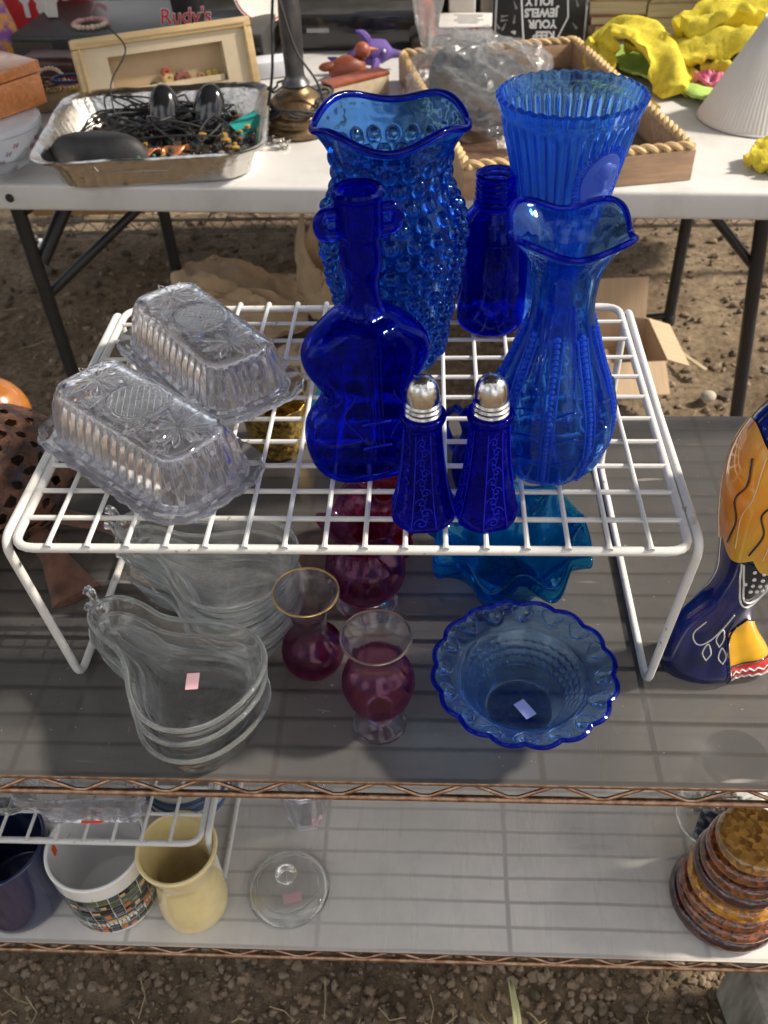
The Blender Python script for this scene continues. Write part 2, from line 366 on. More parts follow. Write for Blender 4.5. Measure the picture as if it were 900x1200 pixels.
def liner_mat(name, c, alpha, rough, yw, painted_wires):
    m, t, N, L = nt(name)
    o = N.new('ShaderNodeOutputMaterial'); b = N.new('ShaderNodeBsdfPrincipled'); tr = N.new('ShaderNodeBsdfTransparent'); mx = N.new('ShaderNodeMixShader')
    n1 = noise(N, L, 5, 6, rough=.7); r = ramp(N, L, n1.outputs[0], [(.3, tuple(x*.82 for x in c)), (.7, tuple(x*1.12 for x in c))]); L.new(r.outputs[0], b.inputs['Base Color'])
    # fine scratches in the gloss
    n2 = noise(N, L, 30, 6, stretch=(1, .12, 1), rough=.75); mr = N.new('ShaderNodeMapRange'); L.new(n2.outputs[0], mr.inputs[0]); mr.inputs['To Min'].default_value = rough-.1; mr.inputs['To Max'].default_value = rough+.16
    L.new(mr.outputs[0], b.inputs['Roughness'])
    ns = noise(N, L, 46, 3, stretch=(.15, 1, 1), rough=.5); rs_ = ramp(N, L, ns.outputs[0], [(.70, (0, 0, 0)), (.73, (1, 1, 1))]); nd = noise(N, L, 220, 2); rd = ramp(N, L, nd.outputs[0], [(.74, (0, 0, 0)), (.78, (1, 1, 1))])
    ms = N.new('ShaderNodeMath'); ms.operation = 'MAXIMUM'; L.new(rs_.outputs[0], ms.inputs[0]); L.new(rd.outputs[0], ms.inputs[1]); mf = N.new('ShaderNodeMath'); mf.operation = 'MULTIPLY'; mf.inputs[1].default_value = .4; L.new(ms.outputs[0], mf.inputs[0])
    mxs = N.new('ShaderNodeMix'); mxs.data_type = 'RGBA'; L.new(mf.outputs[0], mxs.inputs[0]); L.new(r.outputs[0], mxs.inputs[6]); mxs.inputs[7].default_value = (.55, .52, .48, 1); 
    # wires showing through the sheet, painted into its colour as dark stripes
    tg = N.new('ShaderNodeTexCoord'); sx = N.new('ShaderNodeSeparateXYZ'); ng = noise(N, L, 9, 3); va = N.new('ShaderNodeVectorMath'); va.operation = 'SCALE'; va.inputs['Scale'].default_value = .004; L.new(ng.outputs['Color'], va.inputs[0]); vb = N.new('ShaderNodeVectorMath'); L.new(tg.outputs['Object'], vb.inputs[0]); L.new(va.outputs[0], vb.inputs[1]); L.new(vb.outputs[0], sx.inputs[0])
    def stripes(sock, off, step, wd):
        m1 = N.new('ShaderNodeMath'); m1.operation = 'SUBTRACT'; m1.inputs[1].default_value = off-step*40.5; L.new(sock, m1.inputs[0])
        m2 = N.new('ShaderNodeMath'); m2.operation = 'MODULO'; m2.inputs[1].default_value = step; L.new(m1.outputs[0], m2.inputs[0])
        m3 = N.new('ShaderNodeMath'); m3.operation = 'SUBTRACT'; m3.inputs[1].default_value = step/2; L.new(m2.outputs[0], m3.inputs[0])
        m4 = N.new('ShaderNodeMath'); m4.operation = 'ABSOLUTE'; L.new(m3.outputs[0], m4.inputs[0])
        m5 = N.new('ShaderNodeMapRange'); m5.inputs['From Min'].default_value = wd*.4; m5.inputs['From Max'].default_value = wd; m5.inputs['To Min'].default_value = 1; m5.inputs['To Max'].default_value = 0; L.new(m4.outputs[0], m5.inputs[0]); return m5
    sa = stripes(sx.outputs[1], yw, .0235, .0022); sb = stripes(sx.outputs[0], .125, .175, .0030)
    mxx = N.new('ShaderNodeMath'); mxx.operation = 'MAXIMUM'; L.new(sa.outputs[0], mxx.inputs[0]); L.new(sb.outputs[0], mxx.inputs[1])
    npt = noise(N, L, 5, 3); mpr = N.new('ShaderNodeMapRange'); L.new(npt.outputs[0], mpr.inputs[0]); mpr.inputs['From Min'].default_value = .3; mpr.inputs['From Max'].default_value = .6; mpr.inputs['To Min'].default_value = painted_wires*.35; mpr.inputs['To Max'].default_value = painted_wires
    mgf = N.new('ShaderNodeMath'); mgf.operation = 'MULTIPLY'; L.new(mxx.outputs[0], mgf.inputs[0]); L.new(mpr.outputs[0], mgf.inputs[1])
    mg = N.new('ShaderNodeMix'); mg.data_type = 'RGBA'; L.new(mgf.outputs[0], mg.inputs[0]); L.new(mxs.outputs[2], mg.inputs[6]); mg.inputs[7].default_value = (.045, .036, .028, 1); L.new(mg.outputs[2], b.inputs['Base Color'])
    n3 = noise(N, L, 14, 3); bp = N.new('ShaderNodeBump'); bp.inputs['Strength'].default_value = .12; bp.inputs['Distance'].default_value = .004; L.new(n3.outputs[0], bp.inputs['Height']); L.new(bp.outputs[0], b.inputs['Normal'])
    mx.inputs[0].default_value = alpha; tr.inputs[0].default_value = (.75, .72, .7, 1)
    L.new(tr.outputs[0], mx.inputs[1]); L.new(b.outputs[0], mx.inputs[2]); L.new(mx.outputs[0], o.inputs[0]); return m
def liner(z, y0, y1, mat, label):
    nx, ny = 120, 34; xs = np.linspace(-.61, .61, nx); ys = np.linspace(y0, y1, ny); T = []
    for zz in (0, -.0012):
        T.append(np.array([[(x, y, z+zz+.0003*nz(x, y, 6)) for x in xs] for y in ys]))
    mb = MB(); mb.grid(T[0], False)
    o = mb.build('shelf_liner', mat); tag(o, label, 'shelf liner'); return o
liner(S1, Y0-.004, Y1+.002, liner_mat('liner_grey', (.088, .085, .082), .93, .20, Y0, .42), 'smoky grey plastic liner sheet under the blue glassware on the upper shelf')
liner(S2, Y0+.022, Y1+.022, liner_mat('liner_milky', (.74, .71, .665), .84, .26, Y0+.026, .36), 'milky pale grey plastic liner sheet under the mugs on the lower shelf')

# ============================================================ WHITE WIRE RACK
WHITE = pm('white_vinyl', (.66, .65, .62), .34, var=.06, vscale=70, bump=.12, bscale=260, spec=.5, detail=8, col2=(.50, .46, .40), vs=(.28, .40))
_t = WHITE.node_tree; _N = _t.nodes; _L = _t.links; _b = next(n for n in _N if n.type == 'BSDF_PRINCIPLED'); _src = _b.inputs['Base Color'].links[0].from_socket
_n = noise(_N, _L, 130, 3); _r = ramp(_N, _L, _n.outputs[0], [(.66, (0, 0, 0)), (.72, (1, 1, 1))]); _m = _N.new('ShaderNodeMix'); _m.data_type = 'RGBA'; _m.inputs[7].default_value = (.20, .11, .05, 1)
_f = _N.new('ShaderNodeMath'); _f.operation = 'MULTIPLY'; _f.inputs[1].default_value = .7; _L.new(_r.outputs[0], _f.inputs[0]); _L.new(_f.outputs[0], _m.inputs[0]); _L.new(_src, _m.inputs[6]); _L.new(_m.outputs[2], _b.inputs['Base Color'])
RW, RD = .40, .2817
def rounded(pts, r=.012, n=5, closed=True):
    out = []; m = len(pts)
    for i in range(m):
        p = Vector(pts[i])
        if not closed and i in (0, m-1): out.append(p); continue
        a = Vector(pts[i-1])-p; b = Vector(pts[(i+1) % m])-p; rr = min(r, a.length/2.1, b.length/2.1)
        A_ = p+a.normalized()*rr; B_ = p+b.normalized()*rr
        for k in range(n+1):
            u = k/n; out.append(A_*(1-u)**2+p*2*u*(1-u)+B_*u*u)
    return out
def rack(name, label, W, D, H, group, nfb, nlr, loc, rz=0, leg_in=0.003, ty=.02):
    t = thing(name, label, 'wire rack', loc, rz, group)
    zt = H
    MB().tube(rounded([(-W/2, 0, zt), (W/2, 0, zt), (W/2, D, zt), (-W/2, D, zt)], .014), .0029, 10, closed=True).build('frame', WHITE, t)
    for s in (-1, 1):
        x = s*(W/2+.0062)
        MB().tube(rounded([(s*(W/2+.005), D*.5, zt+.001), (x, .004, zt+.001), (s*(W/2-leg_in+.004), ty, .0035), (s*(W/2-leg_in+.004), D-ty, .0035), (x, D-.004, zt+.001), (s*(W/2+.005), D*.5, zt+.001)], .012, 6, closed=False), .0029, 10).build('leg', WHITE, t)
    w0 = None
    for i in range(1, nfb+1):
        x = -W/2+W*i/(nfb+1)
        if w0 is None:
            w0 = MB().tube([(0, -.0022, -.0012), (0, .002, 0), (.0002, D*.3, .0002), (-.0002, D*.7, -.0001), (0, D-.002, 0), (0, D+.0022, -.0012)], [.0022, .00155, .0015, .0015, .00155, .0022], 8).build('grid_wire', WHITE, t); w0.location = (x, 0, zt+.0042)
        else: copyo(w0, t, (x, 0, zt+.0042))
    w0 = None
    for i in range(1, nlr+1):
        y = D*i/(nlr+1)
        if w0 is None:
            w0 = MB().tube([(-W/2, 0, 0), (W/2, 0, 0)], .00165, 8).build('grid_wire', WHITE, t); w0.location = (0, y, zt+.0012)
        else: copyo(w0, t, (0, y, zt+.0012))
    return t
rack('wire_rack', 'large white vinyl-coated wire rack standing on the upper shelf, holding the cobalt vases', RW, RD, RK-S1-.0042-.0015, 'white wire racks', 16, 10, (0, 0, S1))
rack('wire_rack', 'small white wire rack on the lower shelf with a cut crystal dish on it', .30, .24, .112, 'white wire racks', 11, 8, (-.297, .006, S2))
# ============================================================ GLASSWARE ON THE RACK
G_COB = glass('cobalt_glass', (.26, .33, .90), rough=.04, body=.02, bodycol=(.008, .02, .6), transp=.12, bump=.10, bscale=45)
G_DEEP = glass('deep_cobalt_glass', (.17, .25, .885), rough=.05, body=.012, bodycol=(.008, .02, .6), transp=.15, bump=.15, bscale=50)
G_HOB = glass('hobnail_glass', (.30, .54, .86), rough=.02, body=.01, bodycol=(.01, .07, .45), transp=.18, bump=.12, bscale=60)
G_FLU = glass('fluted_glass', (.48, .72, .99), body=.05, bodycol=(.03, .14, .9), transp=.25, bump=.1)
G_RUF = glass('ruffled_glass', (.44, .68, .94), rough=.02, body=.015, bodycol=(.01, .08, .6), transp=.2, bump=.25, bscale=40)
G_FROST = glass('frosted_glass', (.55, .65, .95), rough=.35, body=.6, bodycol=(.16, .26, .75), transp=.1, bump=.3, bscale=200)
G_CLR = glass('clear_glass', (.993, .997, .994), transp=.08, bump=.1, bscale=50)
G_CUT = glass('pressed_glass', (.985, .987, .997), transp=.12, bump=.05, bscale=110, body=.025, bodycol=(.72, .74, .92))
G_RIM = glass('thick_clear_rim', (.99, .995, .99), body=.10, bodycol=(.80, .84, .82), transp=.05, bump=.05)
G_EMB = glass('raised_cobalt_lines', (.35, .45, .95), body=.45, bodycol=(.03, .045, .75), transp=.05, bump=.1)  # same cobalt painted paler, so raised lines read as highlights
G_EMB2 = glass('raised_blue_beads', (.5, .65, .97), body=.40, bodycol=(.04, .16, .85), transp=.08, bump=.1)  # vase glass painted paler, highlights put into beads and rays
METAL = pm('shaker_metal', (.62, .60, .57), .18, metal=1, var=.12, vscale=200, bump=.1, bscale=600)

# --- violin bottle
t = thing('violin_bottle', 'deep cobalt violin-shaped glass bottle with two ear loops on its neck', 'bottle', (.0120, .073, RK), math.radians(16))
prof = [(0, .027), (.004, .032), (.014, .0365), (.03, .0385), (.043, .0365), (.052, .0300), (.058, .0270), (.066, .0268), (.074, .0310), (.085, .0358), (.094, .0358), (.103, .0305), (.112, .0205), (.118, .0125), (.126, .0098), (.137, .0095), (.146, .0115), (.156, .0118), (.162, .0110), (.165, .0125), (.187, .0128), (.190, .0125)]
VK = .180/.190; prof = [(z*VK, a*(1.04 if z < .11 else 1)) for z, a in prof]
PZ = sm(prof, 90)
def body_sect(P, shrink, n=96):
    th = np.linspace(0, 2*PI, n, endpoint=False); out = []
    for z, a in P:
        a = max(a-shrink, .0015); k = min(max((z-.108)/.012, 0), 1); b = (.0205-shrink)*(1-k)+a*k; b = min(b, a)
        if z < .02: b = (.0165+.004*z/.02)-shrink
        e = 2.6*(1-k)+2*k; c, s = np.cos(th), np.sin(th)
        x = np.sign(c)*np.abs(c)**(2/e)*a; y = np.sign(s)*np.abs(s)**(2/e)*b
        y = np.where(s < 0, y-.0035*(1-k)*np.maximum(0, 1-np.abs(x)/(a*.45))*min(1, z/.01), y)   # centre ridge
        out.append(np.stack([x, y, np.full(n, z)], -1))
    return np.array(out)
Ao = body_sect(PZ, 0); Pi = PZ[PZ[:, 0] > .006][::-1]; Ai = body_sect(Pi, .0024)
A = np.concatenate([Ao, Ai], 0)
b_ = MB().grid(A, True, True, True).build('body', G_DEEP, t)
MB().lathe([(r_, z_-.190*(1-VK)) for r_, z_ in [(.0128, .1862), (.0139, .1875), (.0139, .1897), (.0128, .191), (.0112, .1905), (.0112, .187), (.0128, .1862)]], 48, mod=None).build('lip', G_DEEP, t)
for s in (-1, 1):
    P = [(s*.0110, 0, .1570)]+[(s*(.0165+.0042*math.sin(a)), 0, .1630-.0058*math.cos(a)) for a in np.linspace(-.3, PI+.3, 22)]+[(s*.0110, 0, .1690)]
    MB().tube(P, .0039, 12).build('ear_loop', G_DEEP, t)
def surf_y(x, z):
    a = np.interp(z, PZ[:, 0], PZ[:, 1]); e = 2.6; u = min(abs(x)/a, .98)
    return -(.0205*(1-u**e)**(1/e))-.0035*max(0, 1-abs(x)/(a*.45))
for x in (-.0036, -.0012, .0012, .0036):
    MB().tube([(x, surf_y(x, z)-.0002, z) for z in np.linspace(.028, .100, 24)], .0005, 6).build('string', G_COB, t)
for s in (-1, 1):
    P = [(s*(.0125+.004*math.sin(u*PI*2-PI/2)+.003*u), 0, .036+.032*u) for u in np.linspace(0, 1, 22)]
    MB().tube([(x, surf_y(x, z)-.0001, z) for x, _, z in P], .0006, 6).build('sound_hole', G_EMB, t)
for z in (.031, .048):
    MB().tube([(x, surf_y(x, z)-.0006, z+.0015*math.cos(x*180)) for x in np.linspace(-.0085, .0085, 12)], .0008, 6).build('bridge', G_EMB, t)

# --- hobnail vase
t = thing('hobnail_vase', 'tall blue vase covered in round hobnails, crimped rim, behind the violin bottle', 'vase', (.024, .201, RK), 0)
hp = [(.027, 0), (.031, .002), (.033, .010), (.036, .03), (.041, .055), (.0455, .08), (.047, .098), (.0455, .112), (.0405, .124), (.0375, .133), (.0372, .142), (.0385, .151), (.0425, .160), (.0470, .1675), (.0492, .1705)]
rows = np.arange(.012, .160, .0106); nh = 18
hobs = [(z, 2*PI*(k+.5*(i % 2))/nh) for i, z in enumerate(rows) for k in range(nh)]
def mod_h(R, Z, TH, O):
    q = np.interp(Z, [.13, .16, .171], [0, .35, 1]); H = np.zeros_like(R)
    for z, a in hobs:
        da = (TH-a+PI) % (2*PI)-PI; d2 = ((Z-z)/.0047)**2+(da*R/.0047)**2
        H = np.maximum(H, np.sqrt(np.maximum(0, 1-d2)))
    sc = np.interp(Z, [0, .12, .135, .15, .165], [.0048, .0048, .0030, .0024, .0])
    R2 = R+H*sc*(O > .75)+.0016*H*(O < .25)*-1
    R2 = R2+.0002*q+.0004*q*(np.cos(4*TH)); Z2 = Z-.0038*q*np.cos(4*TH)
    return R2, Z2
mb = MB(); vessel(mb, hp, .0028, .006, n=306, no=190, mod=mod_h); mb.build('body', G_HOB, t)
P = [((.0482+.0004*math.cos(4*a))*math.cos(a), (.0482+.0004*math.cos(4*a))*math.sin(a), .1712-.0038*math.cos(4*a)) for a in np.linspace(0, 2*PI, 128, endpoint=False)]
MB().tube(P, .0024, 10, closed=True).build('rim', G_COB, t)

# --- small cobalt bottle
t = thing('screw_neck_bottle', 'small plain cobalt bottle with a screw-thread neck between the tall vases', 'bottle', (.0955, .250, RK), 0)
bp_ = [(.0215, 0), (.0245, .0015), (.0258, .006), (.0258, .04), (.0258, .070), (.0255, .076), (.0225, .085), (.0178, .091), (.0150, .0945), (.0143, .098), (.0143, .116), (.0143, .1165)]
def mod_t(R, Z, TH, O):
    ph = (Z-.100)/.0042*2*PI-TH; a = np.where((Z > .0985) & (Z < .1135), 1, 0)*(O > .75)
    ring = np.exp(-((Z-.0965)/.0012)**2)+np.exp(-((Z-.1162)/.001)**2)*.6
    return R+a*.0011*np.maximum(0, np.cos(ph))+ring*.0018*(O > .75), Z
mb = MB(); vessel(mb, bp_, .0022, .004, n=72, no=150, mod=mod_t); mb.build('body', G_DEEP, t)
m_ = MB().tube([(.0258*math.cos(a), .0258*math.sin(a), .0735) for a in np.linspace(0, 2*PI, 60, endpoint=False)], .0006, 6, closed=True).build('seam_ring', G_DEEP, t)
# small wavy bright blue sheet inside the bottle
mb = MB(); n_ = 9; A = np.array([[((i-4)*.0028, -.0195+.002*math.sin(i*1.3+j), .022+(j-3)*.0022+.0012*math.cos(i*.9)) for j in range(7)] for i in range(n_)]); mb.grid(A, False)
mb.build('blue_sheet', pm('bright_blue', (.03, .10, .85), .6, bump=.2), t)

# --- fluted flared vase with cameo
t = thing('fluted_vase', 'bright blue flared vase with vertical flutes and a frosted oval portrait', 'vase', (.1425, .256, RK), 0)
fp = [(.028, 0), (.029, .002), (.027, .008), (.0215, .016), (.0205, .024), (.0235, .045), (.029, .08), (.0365, .117), (.0435, .146), (.0480, .163), (.0492, .1665)]
def mod_f(R, Z, TH, O):
    k = np.interp(Z, [.02, .035, .150, .158], [0, 1, 1, 0]); am = np.abs(np.cos(18*TH))
    R2 = R+k*.0022*(am-.4)*(O > .75)-k*.0005*np.cos(36*TH)*(O < .25)
    R2 = R2+np.interp(Z, [.156, .160, .170], [0, .0012, .0014])*(O > .75)
    return R2, Z+np.interp(Z, [.15, .166], [0, .0006])*np.cos(36*TH)
mb = MB(); vessel(mb, fp, .0030, .018, n=288, no=90, mod=mod_f); mb.build('body', G_FLU, t)
def on_flute(a, z, off): 
    r = np.interp(z, [p[1] for p in fp], [p[0] for p in fp])+off; return (r*math.cos(a), r*math.sin(a), z)
a0 = math.radians(-58); zc = .119
def oval(n, rx, rz, off0, off1, relief=None):
    rings = []
    for i in range(n):
        u = 1-i/(n-1)*.985
        rings.append([on_flute(a0+rx*u*math.cos(q)/.036, zc+rz*u*math.sin(q), off0+(off1-off0)*(1 if 0 < i else 0)+(relief(rx*u*math.cos(q), rz*u*math.sin(q)) if relief and i > 2 else 0)) for q in np.linspace(0, 2*PI, 72, endpoint=False)])
    return np.array(rings)
def relief(x, z):
    head = max(0, 1-((x-.0005)/.0052)**2-((z-.008)/.0068)**2); bun = max(0, 1-((x-.0058)/.0028)**2-((z-.009)/.003)**2)
    neck = max(0, 1-((x-.0006)/.0026)**2-((z+.001)/.006)**2); sh = max(0, 1-(x/.010)**2-((z+.012)/.0075)**2)
    nose = max(0, 1-((x+.0050)/.0013)**2-((z-.0065)/.0015)**2)
    return .0030*max(math.sqrt(head), .8*math.sqrt(bun), math.sqrt(neck)*.9, math.sqrt(sh)*.9, math.sqrt(nose)*.6)
MB().grid(oval(34, .0145, .0215, -.001, .0016, relief), True, False, True).build('portrait_medallion', G_FROST, t)
mb = MB()
for k in range(44):
    q = 2*PI*k/44; mb.tube([on_flute(a0+.0155*math.cos(q)/.036, zc+.0226*math.sin(q), .0008), on_flute(a0+.0192*math.cos(q)/.036, zc+.0268*math.sin(q), .0010)], .0008, 6)
mb.build('medallion_ray_border', G_EMB2, t)

# --- ruffled vase with beaded ribs
t = thing('ruffled_vase', 'blue ruffled-rim vase with bulbous body and beaded ribs, right front of the rack', 'vase', (.1235, .079, RK), 0)
rp = [(.0255, 0), (.0285, .0015), (.0325, .008), (.0370, .022), (.0384, .036), (.0366, .052), (.0308, .070), (.0240, .088), (.0195, .102), (.0178, .115), (.0182, .127), (.0205, .140), (.0262, .151), (.0325, .1580), (.0352, .1600)]
NR = 9
def mod_r(R, Z, TH, O):
    k = np.interp(Z, [0, .012, .07, .10, .115], [.5, 1, 1, .4, 0]); q = np.interp(Z, [.13, .150, .161], [0, .3, 1])
    am = np.abs(np.cos(NR*TH/2))
    R2 = R*(1+k*.055*(am-.5))
    R2 = R2-.0026*q*np.cos(4*TH)
    return R2, Z*.965-.0034*q*np.cos(4*TH)
mb = MB(); vessel(mb, rp, .0027, .006, n=180, no=100, mod=mod_r); mb.build('body', G_RUF, t)
def r_at(a, z):
    R, Z = mod_r(np.array([[np.interp(z, [p[1] for p in rp], [p[0] for p in rp])]]), np.array([[z]]), np.array([[a]]), np.array([[1.]])); return float(R[0, 0])
for k in range(NR):
    a = PI/NR+2*PI*k/NR; mb = MB()
    for z in np.arange(.006, .100, .0031):
        r = r_at(a, z)+.0004; mb.ball((r*math.cos(a), r*math.sin(a), z), .0019, 8)
    for s in (-1, 1):
        mb.tube([((r_at(a+s*.09, z)+.0002)*math.cos(a+s*.09*.0355/max(r_at(a, z), .02)), (r_at(a+s*.09, z)+.0002)*math.sin(a+s*.09*.0355/max(r_at(a, z), .02)), z) for z in np.linspace(.005, .098, 20)], .0006, 5)
    mb.build('beaded_rib', G_EMB2, t)
mb = MB()
for k in range(3):
    mb.tube([(r_at(a, z)*.999*math.cos(a), r_at(a, z)*.999*math.sin(a), z) for a, z in [(a_, .026+.016*k+.002*math.cos(NR*a_)) for a_ in np.linspace(0, 2*PI, 120, endpoint=False)]], .0006, 5, closed=True)
mb.build('embossed_band', G_RUF, t)
P = []
for a in np.linspace(0, 2*PI, 120, endpoint=False):
    r = .0340-.0026*math.cos(4*a); P.append((r*math.cos(a), r*math.sin(a), .1612*.965-.0034*math.cos(4*a)))
MB().tube(P, .00175, 8, closed=True).build('rim', G_COB, t)

# --- salt and pepper shakers
G_SH = glass('shaker_glass', (.18, .19, .89), rough=.055, body=.03, bodycol=(.01, .012, .6), transp=.08, bump=.2, bscale=90)
G_SHE = glass('embossed_shaker_glass', (.22, .24, .92), body=.08, bodycol=(.015, .02, .6), transp=.08, bump=.5, bscale=300, vor=190)
def shaker(label, loc, rz):
    t = thing('shaker', label, 'shaker', loc, rz, 'cobalt shakers with metal caps')
    pr = sm([(.0185, 0), (.0196, .0015), (.0196, .007), (.0178, .012), (.0150, .026), (.0125, .045), (.0112, .062), (.0110, .068), (.0128, .071), (.0128, .0745), (.0095, .0755)], 60)
    n = 96; th = np.linspace(0, 2*PI, n, endpoint=False)
    def sect(pr, sh, flute):
        out = []
        for r, z in pr:
            r = max(r-sh, .0008); k = np.interp(z, [.062, .070], [1, 0]); m8 = np.cos(PI/8)/np.cos((th+PI/8) % (PI/4)-PI/8)
            # wide front/side panels and narrow fluted corners
            rr = r*(k*m8+(1-k)); rr = rr*(1+k*flute*.05*np.maximum(0, np.cos(4*th+PI)))
            out.append(np.stack([rr*np.cos(th), rr*np.sin(th), np.full(n, z)], -1))
        return out
    o = sect(pr, 0, 1); i = sect(pr[pr[:, 1] > .007][::-1], .0026, 0)
    MB().grid(np.array(o+i), True, True, True).build('glass_body', G_SH, t)
    for q in range(4):     # embossed lacy panels
        a = q*PI/2; mb = MB()
        def pt(u, z):
            r = np.interp(z, [p[1] for p in pr], [p[0] for p in pr])*math.cos(PI/8)+.0002; wd = r*.36
            return (r*math.cos(a)-u*wd*math.sin(a), r*math.sin(a)+u*wd*math.cos(a), z)
        for c_ in range(9):      # lacy curls up the panel
            z0 = .008+c_*.0066; sg = 1 if c_ % 2 else -1
            mb.tube([pt(sg*(.25+.65*(1-w_)*math.cos(w_*9)), z0+.0034*(1-w_)*math.sin(w_*9)) for w_ in np.linspace(0, .85, 16)], .00034, 5)
            mb.tube([pt(-sg*(.2+.5*(1-w_)*math.cos(w_*7+1)), z0+.003+.0026*(1-w_)*math.sin(w_*7+1)) for w_ in np.linspace(0, .8, 12)], .00030, 5)
        for u in (-1.08, 1.08): mb.tube([pt(u, z) for z in np.linspace(.004, .066, 16)], .00038, 5)
        mb.build('embossed_panel', G_EMB, t)
    cp = [(.0093, .0735), (.0101, .0745), (.0104, .0755), (.0095, .0765), (.0101, .0777), (.0104, .0787), (.0094, .0797), (.0099, .0807), (.0100, .0815), (.0090, .0826), (.0093, .084), (.0092, .088), (.0082, .0925), (.0062, .0955), (.0035, .0973), (.0004, .0978)]
    c = MB().lathe(cp, 40).build('cap', METAL, t)
    mb = MB()
    for k in range(6):
        a = k*PI/3; p = (.0050*math.cos(a), .0050*math.sin(a), .0967); mb.lathe([(.00055, -.0003), (.00055, .0003)], 8, p)
    mb.lathe([(.00055, -.0003), (.00055, .0003)], 8, (0, 0, .0979)); mb.build('pour_hole', pm('hole_dark', (.02, .02, .02), .8, bump=0), c)
    return t
sh1 = shaker('left cobalt glass shaker with domed silver metal cap, in front of the violin bottle', (.0455, .0255, RK), math.radians(-88))
sh2 = dup(sh1, 'right cobalt glass shaker with domed silver metal cap, in front of the ruffled vase', (.0825, .0265, RK), math.radians(-74))

